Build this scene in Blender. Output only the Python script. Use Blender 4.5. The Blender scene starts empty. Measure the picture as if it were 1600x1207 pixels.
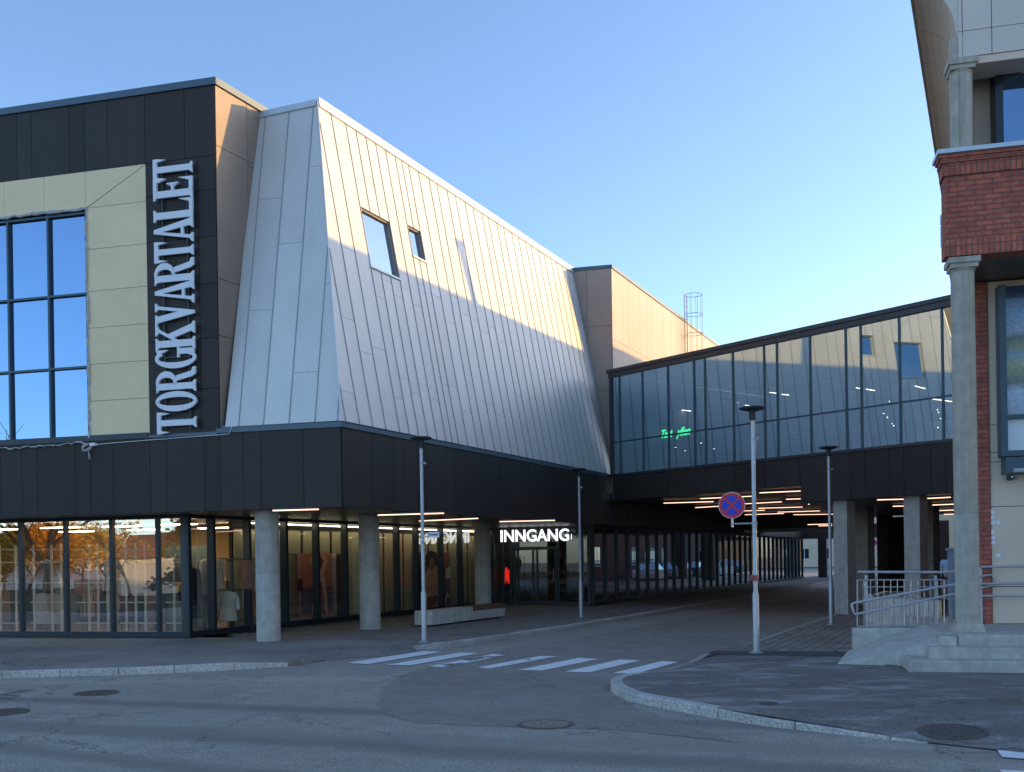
import bpy, math, random
from mathutils import Vector as V
random.seed(7)
R = math.radians
scene = bpy.context.scene
col = scene.collection

# ------------------------------------------------------------------ frames
FOC, Y0, ROLL, CH = 1570.05, 874.33, 0.016307, 1.8
A = V((-3.710, 22.094, 0))
d1 = V((0.435, 0.9004, 0)).normalized(); e1 = V((d1.y, -d1.x, 0))        # along the side street / to its right
d2 = V((-0.9697, 0.2443, 0)).normalized(); n2 = V((-d2.y, d2.x, 0))
if n2.y < 0: n2 = -n2
d3 = V((0.6356, -0.7720, 0)).normalized(); n3 = V((d3.y, -d3.x, 0))       # footbridge front, n3 points out of it
UP = V((0, 0, 1))
B0 = V((3.745, 36.948, 0))
ZS, Z1, Z2, ZL = 3.015, 4.89, 12.75, 12.80
def W(a, l, z=0.): return A + d1*a + e1*l + UP*z
def F(t, s, z=0.): return A + d2*t + n2*s + UP*z
def B(b, m, z=0.): return B0 + d3*b - n3*m + UP*z
def ray(px, py):
    a = (px-800)/FOC; b = (Y0-py)/FOC; c, s = math.cos(ROLL), math.sin(ROLL)
    return V((a*c+b*s, 1, -a*s+b*c))
CAM = V((0, 0, CH))
def hit(px, py, p, n):
    q = ray(px, py); return CAM + q*((p-CAM).dot(n)/q.dot(n))
def G(px, py, z=0.): return hit(px, py, V((0, 0, z)), UP)
def FT(px, py, s=0.):
    q = hit(px, py, F(0, s), n2) - A; return q.dot(d2), q.z
def AL(px, py, l=0.):
    q = hit(px, py, W(0, l), e1) - A; return q.dot(d1), q.z
def BB(px, py, m=0.):
    q = hit(px, py, B(0, m), n3) - B0; return q.dot(d3), q.z

# ------------------------------------------------------------------ mesh builder
class MB:
    def __init__(s, frame=None):
        s.v, s.f, s.m, s.fr = [], [], [], frame
    def add(s, vs, fs, mi=0):
        o = len(s.v); s.v += [V(x) for x in vs]; s.f += [[o+i for i in f] for f in fs]; s.m += [mi]*len(fs); return s
    def quad(s, a, b, c, d, mi=0): return s.add([a, b, c, d], [(0, 1, 2, 3)], mi)
    def poly(s, pts, mi=0): return s.add(pts, [tuple(range(len(pts)))], mi)
    def box(s, o, x, y, z, mi=0):
        o, x, y, z = V(o), V(x), V(y), V(z)
        if x.cross(y).dot(z) < 0: x, y = y, x
        p = [o, o+x, o+x+y, o+y, o+z, o+x+z, o+x+y+z, o+y+z]
        return s.add(p, [(0, 3, 2, 1), (4, 5, 6, 7), (0, 1, 5, 4), (1, 2, 6, 5), (2, 3, 7, 6), (3, 0, 4, 7)], mi)
    def prism(s, pts, e, mi=0):
        pts = [V(p) for p in pts]; e = V(e); n = len(pts)
        return s.add(pts+[p+e for p in pts], [tuple(range(n))[::-1], tuple(range(n, 2*n))]+[(i, (i+1) % n, n+(i+1) % n, n+i) for i in range(n)], mi)
    def tube(s, pts, r, n=10, mi=0, caps=True):
        pts = [V(p) for p in pts]; k = len(pts)
        rs = r if isinstance(r, (list, tuple)) else [r]*k
        o = len(s.v); ref = None
        for i, p in enumerate(pts):
            t = (pts[min(i+1, k-1)]-pts[max(i-1, 0)]).normalized()
            if ref is None: ref = t.orthogonal().normalized()
            u = (ref-t*ref.dot(t)); u = u.normalized() if u.length > 1e-6 else t.orthogonal().normalized(); ref = u
            w = t.cross(u)
            for j in range(n):
                g = 2*math.pi*j/n; s.v.append(p+(u*math.cos(g)+w*math.sin(g))*rs[i])
        for i in range(k-1):
            for j in range(n):
                s.f.append([o+i*n+j, o+i*n+(j+1) % n, o+(i+1)*n+(j+1) % n, o+(i+1)*n+j]); s.m.append(mi)
        if caps:
            s.f.append([o+j for j in range(n)][::-1]); s.f.append([o+(k-1)*n+j for j in range(n)]); s.m += [mi, mi]
        return s
    def lathe(s, c, prof, n=24, mi=0, ax=None):
        c = V(c); o = len(s.v)
        ux, uy, uz = (V((1, 0, 0)), V((0, 1, 0)), UP) if ax is None else ax
        for r, z in prof:
            for j in range(n):
                g = 2*math.pi*j/n; s.v.append(c+ux*(r*math.cos(g))+uy*(r*math.sin(g))+uz*z)
        k = len(prof)
        for i in range(k-1):
            for j in range(n):
                s.f.append([o+i*n+j, o+i*n+(j+1) % n, o+(i+1)*n+(j+1) % n, o+(i+1)*n+j]); s.m.append(mi)
        s.f.append([o+j for j in range(n)][::-1]); s.f.append([o+(k-1)*n+j for j in range(n)]); s.m += [mi, mi]
        return s
    def build(s, name, mats, parent=None, smooth=False, loc=None):
        org = V(loc) if loc is not None else (V(parent.get('_o', (0, 0, 0))) if parent else V((0, 0, 0)))
        me = bpy.data.meshes.new(name)
        me.from_pydata([tuple(p-org) for p in s.v], [], s.f)
        for m in (mats if isinstance(mats, (list, tuple)) else [mats]): me.materials.append(m)
        me.polygons.foreach_set('material_index', s.m)
        if smooth: me.polygons.foreach_set('use_smooth', [True]*len(s.f))
        fu, fw = s.fr if s.fr else (d1, e1)
        uv = me.uv_layers.new(name='UVMap')
        vs = s.v; dat = [0.0]*(2*len(me.loops))
        for p in me.polygons:
            n = p.normal
            k = max((abs(n.dot(fu)), 0), (abs(n.dot(fw)), 1), (abs(n.z), 2))[1]
            for li in p.loop_indices:
                q = vs[me.loops[li].vertex_index]
                dat[2*li], dat[2*li+1] = (q.dot(fw), q.z) if k == 0 else (q.dot(fu), q.z) if k == 1 else (q.dot(fu), q.dot(fw))
        uv.data.foreach_set('uv', dat)
        me.update()
        o = bpy.data.objects.new(name, me); col.objects.link(o)
        if parent: o.parent = parent
        elif loc is not None: o.location = org
        if smooth: 
            try: me.set_sharp_from_angle(angle=R(40))
            except Exception: pass
        o['_o'] = tuple(org)
        return o

def tag(o, label=None, cat=None, group=None, kind=None):
    if label: o['label'] = label
    if cat: o['category'] = cat
    if group: o['group'] = group
    if kind: o['kind'] = kind
    return o
def thing(name, loc, label, cat, group=None):
    o = bpy.data.objects.new(name, None); col.objects.link(o); o.location = loc; o['_o'] = tuple(loc)
    o.empty_display_size = .2
    return tag(o, label, cat, group)
def struct(o, kind='structure'): o['kind'] = kind; return o
def clone(root, loc, rz=0, label=None):
    r = root.copy(); col.objects.link(r); r.location = loc; r.rotation_euler = (0, 0, rz); r['_o'] = tuple(loc)
    if label: r['label'] = label
    for ch in list(root.children):
        c = ch.copy(); col.objects.link(c); c.parent = r
        for g in list(ch.children):
            d = g.copy(); col.objects.link(d); d.parent = c
    return r

# ------------------------------------------------------------------ materials
def newmat(name):
    m = bpy.data.materials.new(name); m.use_nodes = True; nt = m.node_tree; nt.nodes.clear()
    out = nt.nodes.new('ShaderNodeOutputMaterial'); return m, nt, out
def N(nt, t, **k):
    n = nt.nodes.new(t)
    for a, b in k.items():
        if a.startswith('_'): setattr(n, a[1:], b)
        else: n.inputs[a.replace('__', ' ')].default_value = b
    return n
def c4(c): return (c[0], c[1], c[2], 1)
def ramp(nt, fac, stops):
    r = nt.nodes.new('ShaderNodeValToRGB'); e = r.color_ramp.elements
    while len(e) < len(stops): e.new(.5)
    for el, (p, c) in zip(e, stops): el.position = p; el.color = c4(c)
    nt.links.new(fac, r.inputs[0]); return r.outputs[0]
def mixc(nt, fac, a, b, mode='MIX'):
    m = nt.nodes.new('ShaderNodeMix'); m.data_type = 'RGBA'; m.blend_type = mode
    for i, x in ((0, fac), (6, a), (7, b)):
        if hasattr(x, 'links'): nt.links.new(x, m.inputs[i])
        else: m.inputs[i].default_value = x if i == 0 else c4(x)
    return m.outputs[2]
def mathn(nt, op, a, b=0., clamp=False):
    m = nt.nodes.new('ShaderNodeMath'); m.operation = op; m.use_clamp = clamp
    for i, x in ((0, a), (1, b)):
        if hasattr(x, 'links'): nt.links.new(x, m.inputs[i])
        else: m.inputs[i].default_value = x
    return m.outputs[0]
def noise(nt, scale, detail=4, rough=.55, vec=None, sc=None, dist=0):
    if vec is None:
        g = nt.nodes.new('ShaderNodeNewGeometry'); vec = g.outputs['Position']
    if sc is not None:
        mp = nt.nodes.new('ShaderNodeMapping'); mp.inputs['Scale'].default_value = sc; nt.links.new(vec, mp.inputs[0]); vec = mp.outputs[0]
    n = N(nt, 'ShaderNodeTexNoise', Scale=scale, Detail=detail, Roughness=rough, Distortion=dist); nt.links.new(vec, n.inputs['Vector'])
    return n.outputs['Fac']
def bump(nt, h, strength, dist=.02):
    b = N(nt, 'ShaderNodeBump', Strength=strength, Distance=dist); nt.links.new(h, b.inputs['Height']); return b.outputs[0]
def P(name, color, rough=.6, metal=0., var=.12, vs=3., bs=0., bscale=40., island=0., spec=.5, streak=0., coat=0.):
    """principled with a noise variation in colour and roughness, optional bump, island tone and vertical streaks"""
    m, nt, out = newmat(name)
    p = N(nt, 'ShaderNodeBsdfPrincipled', Metallic=metal, Roughness=rough); p.inputs['Specular IOR Level'].default_value = spec
    p.inputs['Coat Weight'].default_value = coat
    n1 = noise(nt, vs, 5)
    c = ramp(nt, n1, [(.25, [x*(1-var) for x in color]), (.75, [min(1, x*(1+var)) for x in color])])
    if island:
        g = nt.nodes.new('ShaderNodeNewGeometry')
        k = mathn(nt, 'MULTIPLY_ADD', g.outputs['Random Per Island'], island); nt.nodes[-1].inputs[2].default_value = 1-island*.5
        cc = nt.nodes.new('ShaderNodeCombineColor')
        for i in range(3): nt.links.new(k, cc.inputs[i])
        c = mixc(nt, 1., c, cc.outputs[0], 'MULTIPLY')
    if streak:
        s = noise(nt, 1., 6, .65, sc=(7, 7, .35))
        f = ramp(nt, s, [(.45, (0, 0, 0)), (.72, (1, 1, 1))])
        c = mixc(nt, mathn(nt, 'MULTIPLY', f, streak), c, [x*.55 for x in color])
    nt.links.new(c, p.inputs['Base Color'])
    rr = mathn(nt, 'MULTIPLY_ADD', n1, .25); nt.nodes[-1].inputs[2].default_value = max(.02, rough-.12)
    nt.links.new(rr, p.inputs['Roughness'])
    if bs: nt.links.new(bump(nt, noise(nt, bscale, 4), bs), p.inputs['Normal'])
    nt.links.new(p.outputs[0], out.inputs[0]); return m
def EM(name, color, s):
    m, nt, out = newmat(name); e = N(nt, 'ShaderNodeEmission', Color=c4(color), Strength=s); nt.links.new(e.outputs[0], out.inputs[0]); return m
def GLASS(name, base=.3, tint=(.8, .85, .85), rcol=(1, 1, 1), wob=.0, wscale=.6, k=3.):
    m, nt, out = newmat(name)
    tr = N(nt, 'ShaderNodeBsdfTransparent', Color=c4(tint)); gl = N(nt, 'ShaderNodeBsdfGlossy', Color=c4(rcol), Roughness=0.0)
    lw = N(nt, 'ShaderNodeLayerWeight', Blend=.5)
    f = mathn(nt, 'MULTIPLY_ADD', mathn(nt, 'POWER', lw.outputs['Facing'], k), 1-base); nt.nodes[-1].inputs[2].default_value = base
    if wob: nt.links.new(bump(nt, noise(nt, wscale, 1), wob, .05), gl.inputs['Normal'])
    mx = nt.nodes.new('ShaderNodeMixShader'); nt.links.new(f, mx.inputs[0]); nt.links.new(tr.outputs[0], mx.inputs[1]); nt.links.new(gl.outputs[0], mx.inputs[2])
    nt.links.new(mx.outputs[0], out.inputs[0]); return m
def BRICK(name, c1, c2, mortar, bw=.225, rh=.075, ms=.008, sw=False, rough=.85, bs=.5, off=.5, var=.3):
    m, nt, out = newmat(name)
    uv = nt.nodes.new('ShaderNodeUVMap'); vec = uv.outputs[0]
    if sw:
        mp = nt.nodes.new('ShaderNodeMapping'); mp.inputs['Rotation'].default_value = (0, 0, R(90)); nt.links.new(vec, mp.inputs[0]); vec = mp.outputs[0]
    b = N(nt, 'ShaderNodeTexBrick', Scale=1.); b.offset = off
    nt.links.new(vec, b.inputs['Vector'])
    b.inputs['Color1'].default_value = c4(c1); b.inputs['Color2'].default_value = c4(c2); b.inputs['Mortar'].default_value = c4(mortar)
    b.inputs['Brick Width'].default_value = bw; b.inputs['Row Height'].default_value = rh; b.inputs['Mortar Size'].default_value = ms; b.inputs['Mortar Smooth'].default_value = .15
    n = noise(nt, 9, 5); n2_ = noise(nt, .8, 4)
    c = mixc(nt, 1., b.outputs['Color'], ramp(nt, n, [(.25, [1-var]*3), (.75, [1+var*.4]*3)]), 'MULTIPLY')
    c = mixc(nt, 1., c, ramp(nt, n2_, [(.3, [.8]*3), (.7, [1.1]*3)]), 'MULTIPLY')
    p = N(nt, 'ShaderNodeBsdfPrincipled', Roughness=rough); nt.links.new(c, p.inputs['Base Color'])
    h = mathn(nt, 'MULTIPLY_ADD', b.outputs['Fac'], -1.); nt.links.new(mathn(nt, 'MULTIPLY', noise(nt, 60, 3), .5), nt.nodes[-2].inputs[2]) if False else None
    nt.links.new(bump(nt, h, bs, .01), p.inputs['Normal']); nt.links.new(p.outputs[0], out.inputs[0]); return m

M = {}
M['black'] = P('black_cladding', (.041, .034, .031), .5, 0, .12, 1.5, .08, 300, island=.35, spec=.22, streak=.3)
M['bronze'] = P('bronze_cladding', (.27, .20, .15), .5, 0, .1, 1.5, .05, 200, island=.08)
M['tan'] = P('tan_cladding', (.37, .285, .235), .5, 0, .08, 1.5, .05, 200, island=.07)
M['flash'] = P('blue_grey_flashing', (.075, .11, .14), .4, .35, .12, 2)
M['zinc'] = P('zinc_seam_cladding', (.67, .645, .61), .48, .18, .06, .9, .08, 2.6, island=.09, streak=.10)
M['seam'] = P('zinc_seam', (.36, .36, .37), .45, .35, .05)
M['coping'] = P('pale_coping', (.62, .63, .63), .42, .4, .05)
M['cream'] = P('cream_cladding', (.88, .69, .42), .7, 0, .06, 1.2, .05, 90, island=.05, streak=.07)
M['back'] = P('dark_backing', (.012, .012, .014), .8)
M['frame'] = P('blue_black_frame', (.022, .033, .045), .4, .2, .1)
M['tframe'] = P('teal_frame', (.045, .085, .11), .4, .3, .1)
M['skyglass'] = GLASS('sky_reflecting_glass', .80, (.3, .4, .5), (.24, .36, .52), .08, .5, 4.)
M['shopglass'] = GLASS('shop_window_glass', .40, (.90, .93, .93), (1, 1, 1), .035, .45)
M['sideglass'] = GLASS('side_window_glass', .22, (.90, .94, .90), (1, 1, 1))
M['doorglass'] = GLASS('door_glass', .10, (.7, .76, .78), (1, 1, 1), .02, .6)
M['darkglass'] = GLASS('passage_glass', .10, (.35, .4, .45), (.9, .95, 1), .02, .3, 2.2)
M['bridgeglass'] = GLASS('footbridge_glass', .54, (.55, .74, .82), (.66, .88, 1.0), .03, .5)
M['smallglass'] = GLASS('small_window_glass', .6, (.6, .7, .75), (.85, .95, 1), .03, .6)
M['conc'] = P('cast_concrete', (.45, .425, .38), .88, 0, .22, 5, .45, 50, streak=.5)
M['concd'] = P('weathered_concrete', (.44, .395, .32), .88, 0, .22, 5, .4, 50, streak=.5)
M['concl'] = P('pale_concrete', (.52, .49, .44), .88, 0, .24, 5, .5, 45, streak=.4)
M['galv'] = P('galvanised_steel', (.44, .45, .47), .45, .55, .12, 12, .03, 80)
M['galvd'] = P('dull_galvanised_steel', (.34, .36, .39), .5, .6, .15, 12)
M['dark'] = P('dark_grey_metal', (.05, .053, .06), .5, .3, .1)
M['soffit'] = P('dark_soffit', (.09, .08, .07), .4, 0, .1, spec=.6)
M['slat'] = P('dark_slats', (.045, .04, .04), .6, 0, .15, island=.25)
M['wood'] = P('brown_timber', (.14, .085, .05), .75, 0, .3, 12, .2, 40)
M['white'] = P('white_painted_metal', (.74, .76, .80), .5, 0, .03)
M['litwhite'] = EM('lit_white_letter', (.93, .97, 1.0), .6)
M['strip'] = EM('warm_strip_light', (1, .60, .43), .85)
M['stripin'] = EM('indoor_strip_light', (1, .72, .46), 11.)
M['bridgestrip'] = EM('footbridge_strip', (1, .70, .52), 3.2)
M['spot'] = EM('indoor_spot', (1, .88, .7), 5.)
M['neon'] = EM('green_neon', (.06, 1, .30), .9)
M['redlit'] = EM('red_lit_panel', (1, .03, .02), .38)
M['blind'] = P('olive_blind', (.36, .34, .215), .85, 0, .06, 2, island=.04)
M['wallin'] = P('ochre_interior', (.52, .36, .18), .85, 0, .25, .8)
M['floorin'] = P('interior_floor', (.16, .14, .13), .5, 0, .2)
M['greyin'] = P('grey_interior', (.26, .30, .33), .8, 0, .3, .5)
M['brick'] = BRICK('red_brick', (.56, .145, .09), (.38, .10, .068), (.19, .09, .07), .26, .083, .011)
M['soldier'] = BRICK('soldier_brick', (.58, .155, .095), (.39, .105, .07), (.19, .09, .07), .26, .083, .011, sw=True, off=0.)
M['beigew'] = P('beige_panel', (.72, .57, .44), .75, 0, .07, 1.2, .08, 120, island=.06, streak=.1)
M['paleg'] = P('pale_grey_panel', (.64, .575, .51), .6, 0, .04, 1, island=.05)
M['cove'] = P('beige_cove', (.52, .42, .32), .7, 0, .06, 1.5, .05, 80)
M['sill'] = P('pale_metal_sill', (.50, .56, .60), .4, .4, .06)
M['greenw'] = P('dark_green_wall', (.035, .05, .05), .6, 0, .1)
M['cabinet'] = P('grey_cabinet', (.24, .28, .34), .5, .1, .1)
M['signred'] = P('sign_red', (.62, .02, .03), .45, 0, .05)
M['signblue'] = P('sign_blue', (.01, .04, .50), .45, 0, .05)
M['signwhite'] = P('sign_white', (.75, .76, .78), .45, 0, .03)
M['ink'] = P('dark_ink', (.02, .03, .07), .6)
M['foam'] = P('grey_foam', (.46, .45, .43), .9, 0, .3, 14, .6, 30)
M['iron'] = P('cast_iron', (.12, .105, .095), .6, .5, .3, 20, .3, 60)
M['iron2'] = P('worn_cast_iron', (.26, .225, .19), .5, .4, .3, 20, .2, 60)
M['teal'] = P('teal_letter', (.12, .5, .45), .5)
M['granite'] = None

def ground_mat(name, base, speck=.35, patch=.25, rough=.85, salt=0., bands=None, metalness=0., wet=0., salt_sc=(1, 1, 1), bs=.35, crack=1.):
    m, nt, out = newmat(name)
    g = nt.nodes.new('ShaderNodeNewGeometry'); pos = g.outputs['Position']
    p = N(nt, 'ShaderNodeBsdfPrincipled', Roughness=rough); p.inputs['Specular IOR Level'].default_value = .35
    f1 = noise(nt, 95, 3, .7); f2 = noise(nt, .35, 5, .6); f3 = noise(nt, 3.2, 6, .6); f4 = noise(nt, 34, 4, .7)
    c = ramp(nt, f1, [(.30, [x*(1-speck*1.5) for x in base]), (.70, [min(1, x*(1+speck*1.5)) for x in base])])
    c = mixc(nt, 1., c, ramp(nt, f2, [(.3, [1-patch]*3), (.7, [1+patch]*3)]), 'MULTIPLY')
    c = mixc(nt, 1., c, ramp(nt, f3, [(.3, [.86]*3), (.7, [1.12]*3)]), 'MULTIPLY')
    c = mixc(nt, 1., c, ramp(nt, f4, [(.34, [.62]*3), (.66, [1.36]*3)]), 'MULTIPLY')
    if bands:
        dn = noise(nt, .7, 4)
        for (p0, p1, w, amt) in bands:           # worn wheel tracks: (start, end, half width, tone)
            dd = (p1-p0); dd.z = 0; dd.normalize(); nn = V((-dd.y, dd.x, 0))
            dot = nt.nodes.new('ShaderNodeVectorMath'); dot.operation = 'DOT_PRODUCT'; nt.links.new(pos, dot.inputs[0]); dot.inputs[1].default_value = nn
            x = mathn(nt, 'SUBTRACT', dot.outputs['Value'], p0.dot(nn))
            x = mathn(nt, 'ADD', x, mathn(nt, 'MULTIPLY', mathn(nt, 'SUBTRACT', dn, .5), w*1.3))
            x = mathn(nt, 'DIVIDE', mathn(nt, 'ABSOLUTE', x), w)
            k = mathn(nt, 'SUBTRACT', 1.0, mathn(nt, 'POWER', x, 2.), True)
            k = mathn(nt, 'MULTIPLY', k, mathn(nt, 'MULTIPLY_ADD', f3, .9, True)); nt.nodes[-2].inputs[2].default_value = .25
            c = mixc(nt, k, c, [b_*amt for b_ in base])
    if salt:
        s1 = noise(nt, 1.1, 8, .68, sc=salt_sc, dist=.4); s2 = noise(nt, 30, 4, .7)
        k = ramp(nt, mathn(nt, 'ADD', mathn(nt, 'MULTIPLY', s1, .75), mathn(nt, 'MULTIPLY', s2, .25)), [(.50, (0, 0, 0)), (.63, (1, 1, 1))])
        c = mixc(nt, mathn(nt, 'MULTIPLY', k, salt), c, (.50, .49, .48))
    vo = nt.nodes.new('ShaderNodeTexVoronoi'); vo.feature = 'DISTANCE_TO_EDGE'; vo.inputs['Scale'].default_value = .42
    wv = nt.nodes.new('ShaderNodeVectorMath'); wv.operation = 'MULTIPLY_ADD'; nz_ = N(nt, 'ShaderNodeTexNoise', Scale=1.7, Detail=6., Roughness=.65); nt.links.new(pos, nz_.inputs['Vector'])
    nt.links.new(nz_.outputs['Color'], wv.inputs[0]); wv.inputs[1].default_value = (1.5, 1.5, 0); nt.links.new(pos, wv.inputs[2]); nt.links.new(wv.outputs[0], vo.inputs['Vector'])
    ck = ramp(nt, vo.outputs['Distance'], [(.0, (1, 1, 1)), (.011, (0, 0, 0))])
    cm = ramp(nt, noise(nt, .23, 3), [(.47, (0, 0, 0)), (.55, (1, 1, 1))])
    c = mixc(nt, mathn(nt, 'MULTIPLY', mathn(nt, 'MULTIPLY', ck, cm), crack), c, [x*.3 for x in base])
    sp_ = ramp(nt, noise(nt, 2.4, 3, .5), [(.66, (0, 0, 0)), (.74, (1, 1, 1))])
    c = mixc(nt, mathn(nt, 'MULTIPLY', sp_, .35*crack), c, [x*.45 for x in base])
    st_ = ramp(nt, noise(nt, 17, 2, .5), [(.70, (0, 0, 0)), (.76, (1, 1, 1))])
    c = mixc(nt, mathn(nt, 'MULTIPLY', st_, .5*crack), c, [min(1, x*1.9) for x in base])
    nt.links.new(c, p.inputs['Base Color'])
    rr = ramp(nt, f2, [(.3, [rough-wet]*3), (.7, [min(1, rough+.05)]*3)]); nt.links.new(rr, p.inputs['Roughness'])
    nt.links.new(bump(nt, mathn(nt, 'ADD', f1, mathn(nt, 'MULTIPLY', f4, .6)), bs, .012), p.inputs['Normal'])
    nt.links.new(p.outputs[0], out.inputs[0]); return m
zr = -.12
M['road'] = ground_mat('asphalt_road', (.345, .305, .258), .3, .12, .8, bands=[
    (G(0, 1092, zr), G(760, 1120, zr), .34, .52), (G(0, 1132, zr), G(700, 1172, zr), .42, .50), (G(0, 1168, zr), G(300, 1200, zr), .30, .6),
    (G(0, 1066, zr), G(420, 1062, zr), .5, 1.25), (G(500, 1150, zr), G(1500, 1180, zr), .35, .8)], wet=.12)
M['asphd'] = ground_mat('darker_asphalt', (.275, .245, .208), .35, .15, .8, wet=.1)
M['walkasp'] = ground_mat('pavement_asphalt', (.24, .215, .185), .3, .3, .88, salt=.06)
M['saltasp'] = ground_mat('salt_stained_asphalt', (.175, .158, .14), .35, .2, .88, salt=.55, salt_sc=(.8, 1.5, 1))
M['newasp'] = ground_mat('new_asphalt', (.085, .083, .082), .35, .15, .88)
M['granite'] = ground_mat('granite_kerb', (.46, .43, .39), .4, .2, .8, bs=.3, crack=0.)
M['paver'] = BRICK('grey_pavers', (.36, .31, .25), (.24, .205, .168), (.07, .063, .055), .42, .21, .012, rough=.9, bs=.5, off=.5, var=.35)
M['paverl'] = BRICK('grey_brown_pavers', (.28, .25, .21), (.20, .18, .155), (.10, .09, .08), .35, .175, .010, rough=.9, bs=.5, off=.5, var=.3)

def paint_mat():
    m, nt, out = newmat('worn_road_paint')
    p = N(nt, 'ShaderNodeBsdfPrincipled', Roughness=.7)
    a = noise(nt, 2.2, 7, .68); b_ = noise(nt, 45, 3, .7)
    at = nt.nodes.new('ShaderNodeAttribute'); at.attribute_name = 'wear'
    k = mathn(nt, 'ADD', mathn(nt, 'MULTIPLY', a, .8), mathn(nt, 'MULTIPLY', b_, .2))
    k = mathn(nt, 'ADD', k, at.outputs['Fac'])
    f = ramp(nt, k, [(.60, (0, 0, 0)), (.66, (1, 1, 1))])
    c = mixc(nt, f, ramp(nt, noise(nt, 14, 4), [(.3, (.72, .72, .71)), (.7, (.84, .84, .83))]), (.10, .10, .10))
    nt.links.new(c, p.inputs['Base Color']); nt.links.new(p.outputs[0], out.inputs[0]); return m
M['paint'] = paint_mat()

# ------------------------------------------------------------------ cladding helper
def clip(poly, k, val, keep_ge):
    out = []
    for i in range(len(poly)):
        p, q = poly[i], poly[(i+1) % len(poly)]
        ip, iq = (p[k] >= val) == keep_ge or p[k] == val, (q[k] >= val) == keep_ge or q[k] == val
        if ip: out.append(p)
        if ip != iq:
            t = (val-p[k])/(q[k]-p[k]); out.append(tuple(p[j]+(q[j]-p[j])*t for j in range(2)))
    return out
def clad(mb, P0, U, Vv, Nn, poly, us, joints, gap=.012, th=.02, holes=()):
    """thin separate panels over polygon `poly` (u,v): strips between `us`, each cut at joints(i); holes are (u0,u1,v0,v1)"""
    for i in range(len(us)-1):
        u0, u1 = us[i]+gap/2, us[i+1]-gap/2
        pl = clip(clip(poly, 0, u0, True), 0, u1, False)
        if len(pl) < 3: continue
        vmin, vmax = min(p[1] for p in pl), max(p[1] for p in pl)
        cuts = sorted(v for v in joints(i) if vmin+.03 < v < vmax-.03)
        segs = list(zip([vmin]+[c+gap/2 for c in cuts], [c-gap/2 for c in cuts]+[vmax]))
        for h in holes:
            if h[0] < (u0+u1)/2 < h[1]:
                ns = []
                for a, b in segs:
                    if b <= h[2] or a >= h[3]: ns.append((a, b)); continue
                    if a < h[2]: ns.append((a, h[2]))
                    if b > h[3]: ns.append((h[3], b))
                segs = ns
        for a, b in segs:
            q = clip(clip(pl, 1, a, True), 1, b, False)
            if len(q) < 3: continue
            q = [p for j, p in enumerate(q) if (abs(p[0]-q[j-1][0])+abs(p[1]-q[j-1][1])) > 1e-5]
            if len(q) < 3: continue
            pts = [P0+U*p[0]+Vv*p[1] for p in q]
            mb.prism(pts, Nn*th)
def steps(a, b, ws):
    out = [a]; i = 0
    while out[-1] < b-.2: out.append(out[-1]+ws[i % len(ws)]); i += 1
    out[-1] = b; return out

# ================================================================== GROUND
struct(MB().quad(V((-420, -320, zr)), V((420, -320, zr)), V((420, 700, zr)), V((-420, 700, zr))).build('road', M['road']))
patch = [G(*p, zr+.004) for p in [(655, 1047), (622, 1058), (597, 1080), (592, 1100), (606, 1118), (650, 1130), (800, 1136), (960, 1140), (1150, 1160)]] + \
        [W(-6.2, 8.9, zr+.004), W(-5., 8.0, zr+.004), W(-4.2, 7.7, zr+.004), W(-3, 7.75, zr+.004), W(0, 7.85, zr+.004), W(14, 8.5, zr+.004), W(60, 8.8, zr+.004), W(60, 4.6, zr+.004), W(20, 4.6, zr+.004), W(6, 4.0, zr+.004), W(.8, 3.4, zr+.004)]
rp_ = random.Random(9); ppts = []
for a, b in zip(patch, patch[1:]+patch[:1]):
    n = max(1, int(min((b-a).length, 12)/.16))
    for k in range(n): ppts.append(a.lerp(b, k/n)+V((rp_.uniform(-.035, .035), rp_.uniform(-.035, .035), 0)))
struct(MB().poly(ppts).build('asphalt_patch', M['asphd']))

# pavement on the building side
def lift(p, z): return V((p.x, p.y, z))
kerbL = [W(.35, 1.45), W(.55, 1.78), W(1.0, 2.02), W(1.9, 2.18), W(3.7, 2.32), W(7.4, 2.56), W(15, 2.72), W(24, 2.85), W(48, 2.95), W(75, 3.0)]
kerbF = [G(450, 1031.6), G(371, 1036), G(292, 1040.4), G(194, 1044.4), G(90, 1047), G(0, 1050)]
kerbF += [kerbF[-1]+V((-9, -.35, 0)), kerbF[-1]+V((-30, -1.2, 0))]
dsh = V((-.22, .62, 0)); dbot = [G(512, 1032.5, zr), G(600, 1026, zr), G(652, 1018.5, zr)]
drop = [V((p.x, p.y, 0))+dsh for p in dbot[:2]]
bl = [F(32, .2), F(32, 1.6)]
b1 = [G(404, 1013), G(690, 1010)]
asp = [kerbF[-1]] + kerbF[::-1][1:] + drop + [kerbL[0]] + [F(-1.5, .95), F(2.2, .78), F(2.2, 1.6), F(34, 1.6)]
mb = MB(); mb.prism(asp, UP*-.14); struct(mb.build('pavement', M['walkasp']))
pav = [kerbL[0]] + kerbL[1:] + [W(75, -.7), W(17.3, -.7), W(17.3, -5.1), W(2, -5.1), F(2.2, 1.6), F(2.2, .78), F(-1.5, .95)]
struct(MB((d1, e1)).prism(pav, UP*-.14).build('paved_walkway', M['paverl']))
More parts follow.
